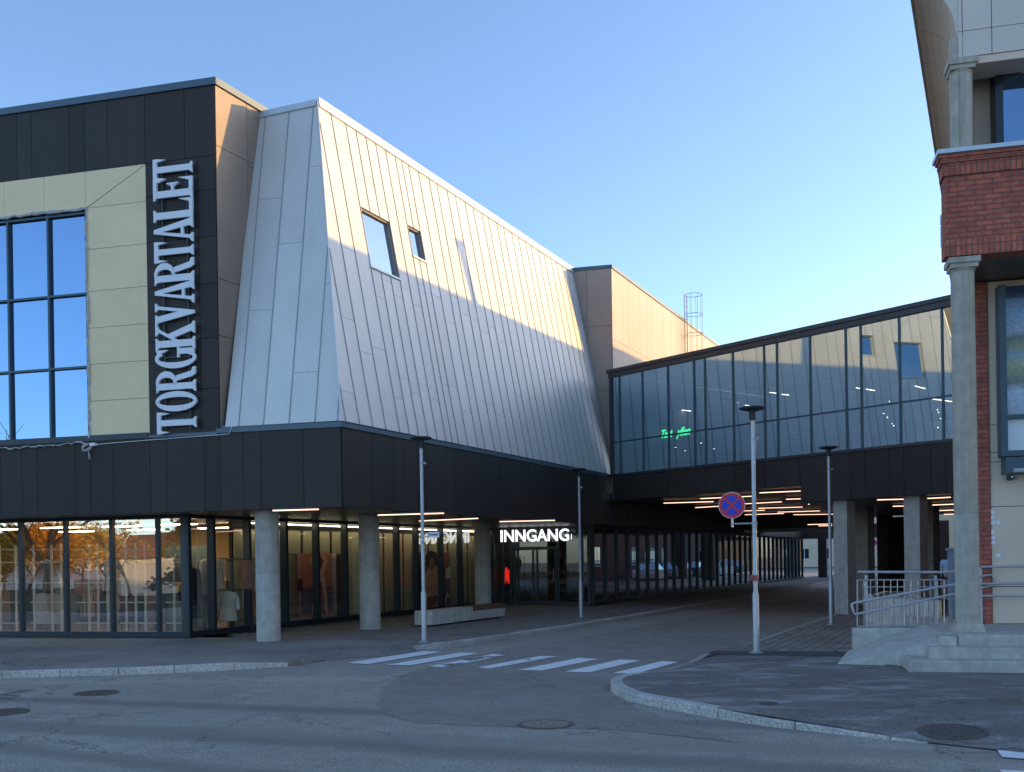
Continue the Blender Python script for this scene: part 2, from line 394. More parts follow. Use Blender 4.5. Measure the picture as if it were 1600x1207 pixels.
# sloped drop between pavement and crossing
dr = [kerbF[0]] + drop + [kerbL[0]]
off = [lift(kerbF[0], zr+.006)]+[lift(p, zr+.006) for p in dbot]
mb = MB()
for i in range(3): mb.quad(dr[i], dr[i+1], off[i+1], off[i])
struct(mb.build('dropped_kerb', M['walkasp']))
def kerb(name, pts, w, z0, z1s, side, seg=1.0, mat='granite'):
    """granite stones along a polyline; side=+1 puts the stone to the left of the walk direction"""
    mb = MB(); 
    L = [0.]
    for a, b in zip(pts, pts[1:]): L.append(L[-1]+(b-a).length)
    def at(s):
        for i in range(len(pts)-1):
            if s <= L[i+1] or i == len(pts)-2:
                t = (s-L[i])/max(1e-6, L[i+1]-L[i]); return pts[i].lerp(pts[i+1], t), (pts[i+1]-pts[i]).normalized()
    def zt(s):
        
        for i in range(len(pts)-1):
            if s <= L[i+1] or i == len(pts)-2:
                t = min(1, (s-L[i])/max(1e-6, L[i+1]-L[i])); return z1s[i]+(z1s[i+1]-z1s[i])*t
    s = 0.
    while s < L[-1]-.05:
        e = min(s+seg*random.uniform(.92, 1.08), L[-1]); n = max(1, int((e-s)/.28))
        rows = []
        for k in range(n+1):
            x = s+.008+(e-s-.016)*k/n; p, t = at(x); nn = V((-t.y, t.x, 0))*side; p = p-nn*.028; h = zt(x)
            ch = min(.02, max(.004, (h-z0)*.3)); dz = 0.0
            rows.append([V((p.x, p.y, z0-.03)), V((p.x, p.y, h-ch)), V((p.x, p.y, h))+nn*ch, V((p.x, p.y, h))+nn*w, V((p.x, p.y, z0-.03))+nn*w])
        o = len(mb.v)
        for r_ in rows: mb.v += r_
        for k in range(n):
            for j in range(4):
                mb.f.append([o+k*5+j, o+k*5+j+1, o+(k+1)*5+j+1, o+(k+1)*5+j]); mb.m.append(0)
        mb.f.append([o+j for j in range(5)]); mb.f.append([o+n*5+j for j in range(5)][::-1]); mb.m += [0, 0]
        s = e
    return struct(mb.build(name, M[mat]))
kerb('kerb', kerbL, .16, zr, [-.06]+[.006]*9, 1)
kerb('kerb', kerbF, .16, zr, [-.05]+[.006]*7, -1)
# corner island on the right
kerbR = [W(75, 8.95), W(40, 8.85), W(13, 8.6), W(2.5, 8.42), W(.45, 7.98), W(-.6, 8.02)]
isl = [W(-1.72, 8.0), W(-2.6, 7.9), W(-3.3, 7.76), W(-3.85, 7.72), W(-4.29, 7.80), W(-4.7, 7.96), W(-5.05, 8.17), W(-5.4, 8.42), W(-5.67, 8.66), W(-5.92, 9.02), W(-6.4, 9.72), W(-6.88, 10.55), W(-7.15, 11.48), W(-7.38, 12.3)]
isle = [W(-7.75, 13.6), W(-9.5, 19), W(-12, 28), W(-16, 44)]
kerb('kerb', kerbR, .12, zr, [0.004, .004, .004, .004, -.06, -.095], -1)
kerb('kerb', isl, .17, zr, [-.10, -.06, -.01, .006, .006, .006, .006, .006, .006, .006, .006, -.02, -.06, -.105], 1)
inn = isl+isle
zz = [-.10, -.06, -.02] + [0]*(len(isl)-5) + [-.05, -.105] + [-.11]*len(isle)
# top sheet of the island as a fan of strips toward the building (keeps the sloped rim)
mb = MB()
ring = [lift(p, z) for p, z in zip(inn, zz)]
inner = [lift(p + (W(-1.0, 14)-p)*(.25 if z < -.1 else .10), 0.0) for p, z in zip(inn, zz)]
for i in range(len(ring)-1): mb.quad(ring[i], ring[i+1], inner[i+1], inner[i])
core = inner + [W(6, 48), W(14, 12.6), W(1.2, 10.3), W(.35, 8.3)]
mb.poly(core); mb.quad(lift(kerbR[-1], -.1), ring[0], inner[0], W(.35, 8.3))
isl_o = struct(mb.build('pavement', M['saltasp']))
from mathutils.bvhtree import BVHTree
isl_t = BVHTree.FromPolygons([v.copy() for v in mb.v], mb.f)
struct(MB((d1, e1)).poly([W(.35, 8.0, .004), W(2.5, 8.42, .004), W(13, 8.62, .004), W(75, 8.97, .004), W(75, 13.2, .004), W(1.0, 13.2, .004), W(.9, 10.6, .004)]).build('paved_walkway', M['paver']))
struct(MB().poly([W(-.15, 8.15, .008), W(.42, 8.05, .008), W(1.05, 10.55, .008), W(.1, 10.75, .008)]).build('asphalt_strip', M['newasp']))
struct(MB().poly([V((-24, 14, zr+.01)), V((-110, 30, zr+.01)), V((-120, -60, zr+.01)), V((-24, -60, zr+.01))]).build('shade_ground', ground_mat('shade_ground_green', (.045, .055, .025), .5, .3, .95, bs=.6, crack=0.)))  # added dark sheet, its colour stands in for shaded ground mirrored in the glass
# crosswalks
stripes = [[(542, 1036), (575, 1038), (690, 1019), (662, 1017.5)], [(605, 1039), (640, 1040), (749, 1021), (719, 1020)],
           [(670, 1041.5), (693, 1043), (793, 1023.5), (770, 1022)], [(746.6, 1043), (766, 1045), (871, 1025.6), (845, 1025)],
           [(810, 1047), (847, 1048), (935, 1030), (905, 1028)], [(882.5, 1049.6), (920, 1051), (1001.6, 1032), (969, 1030.7)],
           [(957.5, 1052), (993, 1053), (1060.6, 1034.4), (1034, 1033)]]
wear = [-.12, -.06, .10, .07, 0.0, -.02, -.02]
zc = zr+.012
mb = MB(); wv = []
for q, w in zip(stripes, wear):
    a, b, c, d = [G(*p, zc) for p in q]
    n = 8
    for k in range(n):
        p0, p1 = a.lerp(d, k/n), a.lerp(d, (k+1)/n); q0, q1 = b.lerp(c, k/n), b.lerp(c, (k+1)/n)
        mb.quad(p0, q0, q1, p1); wv += [w]*4
z5 = zr+.012
for q in ([(1558, 1172), (1566, 1183), (1640, 1189), (1632, 1174)], [(1562, 1203), (1572, 1216), (1650, 1222), (1640, 1206)]):
    mb.quad(*[G(*p, z5) for p in q]); wv += [.0]*4
o = mb.build('crosswalk', M['paint']); struct(o)
at_ = o.data.attributes.new('wear', 'FLOAT', 'POINT'); at_.data.foreach_set('value', wv)

# manhole covers
def manhole(c, r, label, slots, mat='iron', tilt=0):
    t = thing('manhole_cover', c, label, 'manhole cover', 'manhole covers')
    MB().lathe(c, [(r, -.03), (r, .006), (r*.86, .006), (r*.86, -.006)], 40).build('rim', M[mat], t)
    mb = MB().lathe(c, [(r*.845, -.03), (r*.845, .002)], 40)
    if slots:
        for ring_, n_ in ((.72, 22), (.52, 16), (.32, 9)):
            for k in range(n_):
                g = 2*math.pi*(k+.5)/n_; dd = V((math.cos(g), math.sin(g), 0)); tt = V((-dd.y, dd.x, 0)); w_ = math.pi*ring_*r/n_*1.25
                mb.box(c+dd*(r*ring_-.03*r/.35)-tt*w_/2+UP*.002, dd*.07*r/.35, tt*w_, UP*.007)
    else:
        for k in range(7):
            for j in range(7):
                x, y = (k-3)*.22*r, (j-3)*.22*r
                if x*x+y*y < (r*.72)**2: mb.box(c+V((x-.05*r, y-.05*r, .002)), V((.13*r, 0, 0)), V((0, .06*r, 0)), UP*.005)
    mb.build('cover', M['iron2' if slots else mat], t)
    if tilt: t.rotation_euler = UP.rotation_difference(tilt).to_euler()
manhole(G(853, 1132, zr+.008), .325, 'round slotted iron grate in the asphalt below the crosswalk', True)
manhole(G(151, 1083, zr+.008), .325, 'round iron manhole cover in the road below the left kerb', False)
mh_c = G(1487, 1143, -.06); mh_h = isl_t.ray_cast(mh_c+UP*2, -UP)
mh_n = mh_h[1] if mh_h[1].z > 0 else -mh_h[1]
manhole(mh_h[0]+UP*.012, .35, 'large dark round manhole cover in the salt-stained pavement by the tapering kerb', False, 'iron', mh_n)
manhole(G(4, 1113, zr+.008), .33, 'round iron manhole cover cut by the left picture edge', False)
manhole(G(1201, 1100, .004), .12, 'small round iron valve lid ringed with salt in the corner pavement', False)

# ================================================================== SHOPPING CENTRE
sc = thing('shopping_centre', W(0, 0), 'large shopping centre with black cladding, slanting zinc wall, glass shopfronts and tan rear block', 'building')
def part(mb, name, mat, parent=sc, smooth=False, label=None):
    o = mb.build(name, M[mat] if isinstance(mat, str) else mat, parent, smooth)
    if label: o['label'] = label
    return o
T0 = 2.96         # left block corner
TL_ = 26.0
# --- black lower band (fascia), front
mb = MB((d2, n2))
jx = [(2, 740), (35, 740), (59, 740), (118, 740), (142, 740), (178, 740), (236, 740), (261, 740), (320, 740), (345, 740), (381, 740), (408, 740), (475, 740)]
us = sorted([FT(*p)[0] for p in jx]+[0, TL_]+[10.35, 10.8, 12.0, 12.45, 13.1, 14.3, 14.75, 16, 17.2, 18.4, 19.6, 21, 22.4, 24])
clad(mb, F(0, 0), d2, UP, -n2, [(0, ZS), (TL_, ZS), (TL_, Z1-.13), (0, Z1-.13)], us, lambda i: [])
mb.box(F(0, .02, ZS+.01), d2*TL_, n2*.25, UP*(Z1-ZS-.16), 1)
part(mb, 'band', [M['black'], M['back']])
# fascia along the street
mb = MB((d1, e1))
AE = 62.
us = steps(0, AE, [1.18, .92, .46, .60, .46, .98, .46, .62, .92])
clad(mb, W(0, 0), d1, UP, e1, [(0, ZS), (16.5, ZS), (16.5, Z1-.13), (0, Z1-.13)], [u for u in us if u < 16.3]+[16.5], lambda i: [])
mb.box(W(.02, -.02, ZS+.01), d1*16.46, -e1*.25, UP*(Z1-ZS-.16), 1)
part(mb, 'band', [M['black'], M['back']])
# flashing on top of the band
mb = MB()
mb.box(F(-.03, -.05, Z1-.12), d2*(T0+.1), n2*.12, UP*.10); mb.box(W(-.04, .05, Z1-.121), d1*16.6, -e1*.12, UP*.10); mb.box(F(.02, .03, Z1-.1), d2*(T0-.05), n2*.3, UP*.16); mb.box(W(.05, -.03, Z1-.1), d1*16.5, -e1*.3, UP*.16)
mb.box(F(T0+.06, -.045, Z1-.15), d2*(TL_-T0), n2*.3, UP*.07)
part(mb, 'flashing', 'flash')
# --- soffit over the pavement and passage side wall
mb = MB(); zf = ZS+.02
mb.quad(F(TL_, .05, zf), F(0, .05, zf), F(0, 1.9, zf), F(TL_, 1.9, zf))
mb.quad(W(0, -.05, zf+.002), W(17.6, -.05, zf+.002), W(17.6, -5.3, zf+.002), W(0, -5.3, zf+.002))
mb.quad(W(17.6, 0, zf), W(AE, 0, zf), W(AE, -1.2, zf), W(17.6, -1.2, zf))
part(mb, 'soffit', 'soffit')
# --- upper left block
zb = Z1-.08
c_tl, c_tr = FT(0, 285), FT(228, 257)
TR, TW = 4.757, 6.372          # right edge of the cream surround, right edge of the window
ZCT, ZWT = 11.09, 10.206       # top of the cream surround, top of the window
mb = MB((d2, n2))
usU = sorted([FT(x, 220)[0] for x in (27, 50, 109, 133, 169)]+[TR, FT(289, 200)[0], T0, TL_]+[9.3, 9.9, 11.1, 11.5, 12.3, 13.5, 14, 15.2, 16.4, 17.6, 19, 20.4, 22, 24])
clad(mb, F(0, 0), d2, UP, -n2, [(T0, ZCT+.0), (TL_, ZCT), (TL_, ZL-.13), (T0, ZL-.13)], usU, lambda i: [])
zj = [FT(285, y)[1] for y in (302, 375, 447, 532, 610)]
clad(mb, F(0, 0), d2, UP, -n2, [(T0, zb), (TR, zb), (TR, ZCT-.012), (T0, ZCT-.012)], [T0, FT(310, 300)[0], TR], lambda i: zj)
mb.box(F(T0+.02, .03, zb+.02), d2*(TW-T0-.03), n2*.05, UP*(ZL-zb-.1), 1); mb.box(F(TW, .03, ZWT+.01), d2*(TL_-TW), n2*.05, UP*(ZL-ZWT-.1), 1)
part(mb, 'cladding_wall', [M['black'], M['back']])
# bronze return beside the slanting wall
mb = MB((d1, e1))
lr = W(0, 0); Lp = F(T0, 0); a_r = (Lp-A).dot(d1); l_r = (Lp-A).dot(e1)
clad(mb, W(0, l_r), d1, UP, e1, [(a_r, zb), (a_r+3.2, zb), (a_r+3.2, ZL-.13), (a_r, ZL-.13)], [a_r, a_r+1.06, a_r+1.9, a_r+3.2], lambda i: [zj[0]+.9*(i % 2), zj[0]+1.0, zj[2]+.1, zj[3]+.05][1-(i % 2):])
mb.box(W(a_r+.02, l_r-.02, zb), d1*3.1, -e1*.2, UP*(ZL-zb-.1), 1)
part(mb, 'return_wall', [M['bronze'], M['back']])
# roof edge of the left block
mb = MB(); mb.box(F(T0-.06, -.06, ZL-.12), d2*(TL_-T0+.1), n2*.4, UP*.16)
mb.box(W(a_r-.02, l_r+.07, ZL-.121), d1*3.4, -e1*.4, UP*.16)
part(mb, 'roof_edge', 'flash')
mb = MB(); mb.poly([F(T0, .2, ZL-.05), F(TL_, .2, ZL-.05), F(TL_, 30, ZL-.05), F(T0+8, 30, ZL-.05)])
mb.box(F(TL_, .1, 0), d2*.3, n2*30, UP*(ZL-.1))
part(mb, 'roof', 'back')
# cream surround
mb = MB((d2, n2))
tv = [FT(x, 310)[0] for x in (132, 70, 7)]
clad(mb, F(0, 0), d2, UP, -n2, [(TW, ZWT), (TL_, ZWT), (TL_, ZCT-.012), (TR+1.615, ZCT-.012), (TW, ZWT)], [TR]+[TW-.001]+[tv[1], tv[2], 10.1, 11.3, 12.5, 13.7, 15, 16.2, 17.4, 18.6, 20, 22, 24, TL_], lambda i: [], gap=.01)
clad(mb, F(0, 0), d2, UP, -n2, [(TR, ZCT-.012), (TW, ZCT-.012), (TW, ZWT+.01)], [TR, tv[0] if tv[0] < TW else TW, TW], lambda i: [], gap=.01)
zc_ = [FT(185, y)[1] for y in (320.5, 386, 452, 510, 567, 625)]
clad(mb, F(0, 0), d2, UP, -n2, [(TR, zb+.02), (TW, zb+.02), (TW, ZWT-.012), (TR, ZCT-.03)], [TR, TW], lambda i: zc_, gap=.01)
part(mb, 'cream_surround', 'cream')
# foam bead round the big window
mb = MB()
def bead(pts, r, nrm, step=.12, j=.02):
    out = []
    for a, b in zip(pts, pts[1:]):
        n = max(2, int((b-a).length/step))
        for k in range(n): out.append(a.lerp(b, k/n)+V((random.uniform(-j, j), random.uniform(-j, j), random.uniform(-j, j))))
    out.append(pts[-1]); return out
pts = bead([F(14, -.03, ZWT+.01), F(TW-.02, -.03, ZWT+.01), F(TW-.02, -.03, zb)], .03, -n2)
mb.tube(pts, [random.uniform(.02, .048) for _ in pts], 6)
part(mb, 'foam_bead', 'foam')
# the big window
TW2 = 20.
tm = [FT(74, 400)[0], FT(11, 400)[0]]; stp = tm[1]-tm[0]
rt = random.Random(4)
def pane(mb, a, b, c, d, n, j):   # one pane, set a few mm out of true
    w_ = [rt.uniform(-j, j) for _ in range(3)]; w_.append(w_[0]+w_[2]-w_[1])
    return mb.quad(*[p+n*k for p, k in zip((a, b, c, d), w_)])
mb = MB(); tt = [TW]+[tm[0]+stp*k for k in range(11)]+[TW2]; zz_w = [zb, 6.50, 8.225, ZWT]
for t0, t1 in zip(tt, tt[1:]):
    for z0, z1 in zip(zz_w, zz_w[1:]): pane(mb, F(t0, .09, z0), F(t1, .09, z0), F(t1, .09, z1), F(t0, .09, z1), n2, .004)
w = part(mb, 'window', 'skyglass')
mb = MB(); fr = .05
for t in [TW+.03]+[tm[0]+stp*k for k in range(11)]: mb.box(F(t-fr/2, .01, zb), d2*fr, n2*.095, UP*(ZWT-zb))
for z in (zb, 6.50, 8.225, ZWT-.08): mb.box(F(TW, .012, z-.02), d2*(TW2-TW), n2*.07, UP*.05)
part(mb, 'frame', 'tframe', w)
part(MB().box(F(T0+.02, .6, zb), d2*(TL_-T0), n2*.1, UP*(ZL-zb-.2)), 'inner_wall', 'greyin')
# sill under window
part(MB().box(F(TR+.02, -.06, zb-.06), d2*(TL_-TR), n2*.14, UP*.12), 'window_sill', 'frame')

# --- slanting zinc wall
BK = 1.4526
upv = (W(0, -BK, Z2)-W(0, 0, Z1)); SL_ = upv.length; upn = upv.normalized(); nz = d1.cross(upn).normalized()
if nz.dot(e1) < 0: nz = -nz
AH = 1.29; AEND = 17.3
O_ = W(0, -.0, Z1)
seams = [-.05, .16, .70, 1.23, 1.78, 2.39, 2.83, 3.27, 3.72, 4.18, 4.65, 4.98, 5.33]
rw = [.60, .52, .58, .44, .60, .50]
while seams[-1] < AEND-.7: seams.append(seams[-1]+rw[len(seams) % 6])
seams.append(AEND)
jr = {}
def jz(i):
    if i not in jr:
        rr = random.Random(i*7+1); x = rr.uniform(.4, 1.9) if i % 2 else rr.uniform(1.4, 2.6); jr[i] = [x+2.55*k for k in range(4)]
    return jr[i]
wz = lambda z: (z-Z1)/(Z2-Z1)*SL_
holes = [(2.39, 3.72, wz(9.03), wz(10.53)), (4.65, 5.33, wz(9.91), wz(10.75))]
poly = [(0.02, .02), (AEND, .02), (AEND, SL_-.06), (AH+.02, SL_-.06)]
mb = MB((d1, e1))
clad(mb, O_, d1, upn, nz, poly, seams, jz, gap=.008, th=.018, holes=holes)
# backing with the window holes left open
bk = [0.02]+[2.39, 3.72, 4.65, 5.33, AEND]
for i, (u0, u1) in enumerate(zip(bk, bk[1:])):
    pl = clip(clip(poly, 0, u0, True), 0, u1, False); hs = [h for h in holes if h[0] < (u0+u1)/2 < h[1]]
    for (v0, v1) in ([(0, SL_)] if not hs else [(0, hs[0][2]), (hs[0][3], SL_)]):
        q = clip(clip(pl, 1, v0, True), 1, v1, False)
        if len(q) > 2: mb.poly([O_+d1*p[0]+upn*p[1]-nz*.002 for p in q], 1)
zw = part(mb, 'slanting_wall', [M['zinc'], M['back']])
mb = MB((d1, e1))
def seamline(mb, O, U, Vv, Nn, u, poly, holes, w=.018, h=.035):
    pl = clip(clip(poly, 0, u-1e-4, True), 0, u+1e-4, False)
    if len(pl) < 2: return
    segs = [(min(p[1] for p in pl), max(p[1] for p in pl))]
    for hh in holes:
        if hh[0]+.01 < u < hh[1]-.01:
            segs = [s_ for a, b in segs for s_ in ((a, min(b, hh[2])), (max(a, hh[3]), b)) if s_[1]-s_[0] > .05]
    for a, b in segs: mb.box(O+U*(u-w/2)+Vv*a, U*w, Vv*(b-a), Nn*h)
for u in seams[1:-1]: seamline(mb, O_, d1, upn, nz, u, poly, holes)
part(mb, 'standing_seams', 'seam', zw)
# end face
HT, HB = W(AH, -BK, Z2), W(0, 0, Z1)
TLp = W(.66, l_r, 12.70); BLp = F(2.84, .03, Z1)
eu = (BLp-HB).normalized(); ev0 = (HT-HB); en = eu.cross(ev0).normalized()
if en.dot(-n2) < 0: en = -en
evp = en.cross(eu).normalized()
if evp.z < 0: evp = -evp
def e2(p): q = p-HB; return (q.dot(eu), q.dot(evp))
pe = [(0.0, .02), e2(BLp), e2(TLp), e2(HT)]
pe[1] = (pe[1][0], .02)
ue = [-1.2, .08, .62, 1.25, 1.88, 2.5, 3.3]
mb = MB((d2, n2))
clad(mb, HB, eu, evp, en, pe, ue, lambda i: [[2.0, 5.1], [3.3], [1.2, 6.3], [4.4], [2.8, 5.6], []][i % 6], gap=.008, th=.018)
mb.poly([HB+eu*p[0]+evp*p[1]-en*.002 for p in pe], 1)
ze = part(mb, 'closing_wall', [M['zinc'], M['back']])
mb = MB((d2, n2))
for u in ue[1:-1]: seamline(mb, HB, eu, evp, en, u, pe, [])
part(mb, 'standing_seams', 'seam', ze)
mb = MB(); mb.tube([HB+nz*.02+en*.02, HT+nz*.02+en*.02], .022, 6); part(mb, 'hip_trim', 'coping')
# coping
mb = MB()
mb.box(HT-upn*.13+nz*.022, d1*(AEND-AH), nz*.04, upn*.16); mb.box(HT+nz*.07+UP*.02, d1*(AEND-AH), -e1*.5, UP*.06)
pt_ = e2(TLp); q = (HB+eu*pt_[0]+evp*pt_[1])-HT
mb.box(HT-evp*.13+en*.022, q, en*.04, evp*.16)
part(mb, 'coping', 'coping')
part(MB().poly([HT+UP*.02, W(AEND, -BK, Z2+.02), W(AEND, -18, Z2+.02), W(.7, -18, Z2+.02)]), 'roof', 'back')
# windows in the slanting wall
for h in holes:
    u0, u1, v0, v1 = h; dp = .07
    P_ = lambda u, v, n=0.: O_+d1*u+upn*v+nz*n
    wn = part(MB().quad(P_(u0, v0, -dp), P_(u1, v0, -dp), P_(u1, v1, -dp), P_(u0, v1, -dp)), 'window', 'smallglass')
    mb = MB()
    for (a, b) in (((u0, v0), (u1, v0)), ((u1, v0), (u1, v1)), ((u1, v1), (u0, v1)), ((u0, v1), (u0, v0))):
        mb.quad(P_(*a, .03), P_(*b, .03), P_(*b, -dp), P_(*a, -dp))
    part(mb, 'reveal', 'bronze', wn)
    mb = MB(); k = .03
    for (a, b, c, d) in ((u0, u1, v0, v0+k), (u0, u1, v1-k, v1), (u0, u0+k, v0+k, v1-k), (u1-k, u1, v0+k, v1-k)):
        mb.box(P_(a, c, -dp+.005), d1*(b-a), upn*(d-c), nz*.04)
    part(mb, 'frame', 'seam', wn)
    mb = MB(); mb.box(P_(u0-.03, v0-.05, .0), d1*(u1-u0+.06), upn*.05, nz*.06); part(mb, 'sill', 'coping', wn)
    part(MB().quad(P_(u0-.5, v0-.5, -1.6), P_(u1+.5, v0-.5, -1.6), P_(u1+.5, v1+.5, -1.6), P_(u0-.5, v1+.5, -1.6)), 'inner_wall', 'greyin', wn)
# --- tan block behind the bridge
AK = 17.5; ZK = 12.72; AKE = 60.
Pk = W(AK, 0)
mb = MB((d2, n2))
clad(mb, Pk, d2, UP, -n2, [(0, Z1-.9), (4, Z1-.9), (4, ZK), (0, ZK)], [0, .93, 1.6, 2.4, 4], lambda i: [[6.6, 8.15, 10.55], [6.6, 10.55, 8.2]][i % 2])
mb.box(Pk+n2*.02+d2*.02+UP*(Z1-.9), d2*4, n2*.3, UP*(ZK-Z1+.8), 1)
part(mb, 'block_wall', [M['tan'], M['back']])
mb = MB((d1, e1))
clad(mb, W(AK, 0), d1, UP, e1, [(0, Z1-.8), (AKE-AK, Z1-.8), (AKE-AK, ZK), (0, ZK)], steps(0, AKE-AK, [1.18, .62, 1.5, .9, .62, 1.7]), lambda i: [10.05, 7.4])
mb.box(W(AK+.02, -.02, Z1-.8), d1*(AKE-AK), -e1*.3, UP*(ZK-Z1+.7), 1)
part(mb, 'block_wall', [M['tan'], M['back']])
mb = MB(); mb.box(Pk-n2*.06-e1*-.0+UP*(ZK-.02), d2*4.2, n2*.4, UP*.13); mb.box(W(AK-.03, .06, ZK-.021), d1*(AKE-AK), -e1*.4, UP*.13)
part(mb, 'roof_edge', 'flash')
part(MB().quad(W(AK, 0, ZK), W(AKE, 0, ZK), W(AKE, -20, ZK), W(AK, -20, ZK)), 'roof', 'back')

# --- side wall above the passage glass (dark slats) and passage glass
mb = MB((d1, e1)); a = 16.6
while a < AE: mb.box(W(a, 0.0, ZS), d1*.11, -e1*.06, UP*(3.95-ZS)); a += .15
mb.box(W(16.5, -.07, ZS), d1*(AE-16.5), -e1*.2, UP*1.2, 1)
mb.box(W(16.5, -.31, 4.22), d1*3, -e1*.2, UP*1.0, 1)
part(mb, 'slatted_wall', [M['slat'], M['back']])
part(MB().box(W(38.9, .03, 3.12), d1*1.9, -e1*.03, UP*.83), 'cream_panel', 'cream')
part(MB().box(W(36.2, .03, 3.12), d1*2.5, -e1*.03, UP*.83), 'grey_panel', 'slat')

def glazing(name, P0, U, In, L, z0, z1, posts, glass, pw=.08, pd=.14, rail=.14, head=.08, label=None, split=False, fmat='frame'):
    """glass wall: one pane object per bay with its own frame"""
    for i, (u0, u1) in enumerate(zip(posts, posts[1:])):
        g = part(pane(MB(), P0+U*u0+UP*z0, P0+U*u1+UP*z0, P0+U*u1+UP*z1, P0+U*u0+UP*z1, In, .004 if name == 'passage_window' else .003), name, glass)
        mb = MB()
        if i == 0: mb.box(P0+U*(u0-pw/2)-In*pd*.5+UP*z0, U*pw, In*pd, UP*(z1-z0))
        mb.box(P0+U*(u1-pw/2)-In*pd*.5+UP*z0, U*pw, In*pd, UP*(z1-z0))
        mb.box(P0+U*(u0+pw/2)-In*pd*.45+UP*z0, U*(u1-u0-pw), In*pd*.9, UP*rail)
        mb.box(P0+U*(u0+pw/2)-In*pd*.45+UP*(z1-head), U*(u1-u0-pw), In*pd*.9, UP*head)
        part(mb, 'frame', fmat, g)
# front shop windows (plane s = 1.4)
S0 = 1.42; TQ = 4.70
posts = [TQ, 5.535, 6.839, 8.177, 9.511, 10.85, 12.2, 13.5, 14.8, 16.2, 18, 20, 22, 24]
glazing('shop_window', F(0, S0), d2, n2, 0, 0.02, 3.03, posts, 'shopglass')
# side glass (plane l=-5)
LG = -5.0
a0 = (F(TQ, S0)-A).dot(d1)
posts2 = [a0, 1.36, 2.71, 4.25, 5.70, 7.13, 8.74, 10.07, 11.30, 13.0, 14.43, 15.96, 17.0]
glazing('shop_window', W(0, LG), d1, -e1, 0, 0.02, 3.03, posts2, 'sideglass', pw=.09, pd=.22)
# blinds behind the side glass
mb = MB((d1, e1))
for u0, u1 in zip(posts2[2:], posts2[3:]): mb.box(W(u0+.07, LG-.5, .08), d1*(u1-u0-.14), -e1*.03, UP*2.66)
mb.box(W(2.75, LG-.56, 0), d1*14.2, -e1*.1, UP*3.0, 1)
part(mb, 'blind', [M['blind'], M['back']])
# entrance
SE = 17.65
tE = [FT(x, 945, SE)[0] for x in (777, 787, 799, 808, 838, 873, 911, 921)]
tE[0] = 1.36
zD = FT(840, 857, SE)[1]
g = part(MB().quad(F(tE[0], SE, 0), F(tE[-1], SE, 0), F(tE[-1], SE, 3.03), F(tE[0], SE, 3.03)), 'entrance_window', 'doorglass')
mb = MB()
for i, t in enumerate(tE):
    if i in (3, 4, 5): z1_ = 2.97 if i != 4 else zD
    else: z1_ = 2.97
    wv_ = .24 if i == 3 else .1
    mb.box(F(t-wv_/2, SE-.06, 0), d2*wv_, n2*.12, UP*z1_)
mb.box(F(tE[-1], SE-.05, 0), d2*(tE[0]-tE[-1]), n2*.1, UP*.10); mb.box(F(tE[-1], SE-.05, 2.88), d2*(tE[0]-tE[-1]), n2*.1, UP*.15)
mb.box(F(tE[5], SE-.055, zD-.06), d2*(tE[3]-tE[5]), n2*.11, UP*.12)
part(mb, 'frame', 'frame', g)
for t0, t1 in ((tE[4], tE[3]), (tE[5], tE[4])):
    dgo = part(MB().quad(F(t0, SE-.07, .08), F(t1, SE-.07, .08), F(t1, SE-.07, zD-.08), F(t0, SE-.07, zD-.08)), 'door', 'doorglass')
    mb = MB()
    for t in (t0+.05, t1-.12): mb.box(F(t, SE-.1, .06), d2*.07, n2*.06, UP*(zD-.14))
    mb.box(F(t0+.12, SE-.1, .06), d2*(t1-t0-.24), n2*.06, UP*.12)
    part(mb, 'frame', 'frame', dgo)
    part(MB().tube([F(t0+.16, SE-.14, .9), F(t0+.16, SE-.14, 1.4)], .014, 8), 'handle', 'galv', dgo)
# passage glass wall (l = -.8 to -.4)
PG0, PG1 = W(17.63, -.98), W(61, -.36)
pu = (PG1-PG0).normalized(); pn = V((pu.y, -pu.x, 0))
Lg = (PG1-PG0).length
pp = [0]; 
while pp[-1] < Lg-1.2: pp.append(pp[-1]+1.28)
glazing('passage_window', PG0, pu, -pn, 0, .02, 3.03, pp, 'darkglass', pw=.07, pd=.16)
# interior shell
mb = MB()
mb.poly([F(TQ, S0+.1, .01), F(TL_, S0+.1, .01), F(TL_, 14, .01), W(12, LG-.1, .01), W(a0+.1, LG-.1, .01)], 1)
mb.poly([F(TQ, S0+.1, 2.99), F(TL_, S0+.1, 2.99), F(TL_, 14, 2.99), W(12, LG-.1, 2.99), W(a0+.1, LG-.1, 2.99)], 2)
mb.quad(F(4.15, 8.2, 0), F(TL_, 8.2, 0), F(TL_, 8.2, 3), F(4.15, 8.2, 3), 0)
mb.quad(F(15.5, S0+.2, 0), F(15.5, 9, 0), F(15.5, 9, 3), F(15.5, S0+.2, 3), 0)
part(mb, 'shop_interior', [M['wallin'], M['floorin'], M['soffit']])
mb = MB(); 
mb.box(W(2.2, LG-.9, .0), d1*.1, -e1*1.5, UP*2.3); 
part(mb, 'green_partition', P('sage_partition', (.11, .15, .13), .8))
mb = MB()
mb.quad(F(2.2, SE+.1, .0), F(-2.6, SE+.1, .0), F(-2.6, SE+7, .0), F(2.2, SE+7, .0), 1)
mb.quad(F(2.2, SE+6, .0), F(-2.9, SE+6, .0), F(-2.9, SE+6, 3), F(2.2, SE+6, 3), 0)
mb.quad(F(2.2, SE+.1, 2.99), F(-2.6, SE+.1, 2.99), F(-2.6, SE+7, 2.99), F(2.2, SE+7, 2.99), 2)
mb.quad(W(17.5, LG-.1, 0), W(24, LG-.1, 0), W(24, LG-.1, 3), W(17.5, LG-.1, 3), 0)
mb.quad(W(17.8, -1.1, 0), W(24, -1.25, 0), W(24, -1.25, 3), W(17.8, -1.1, 3), 2)
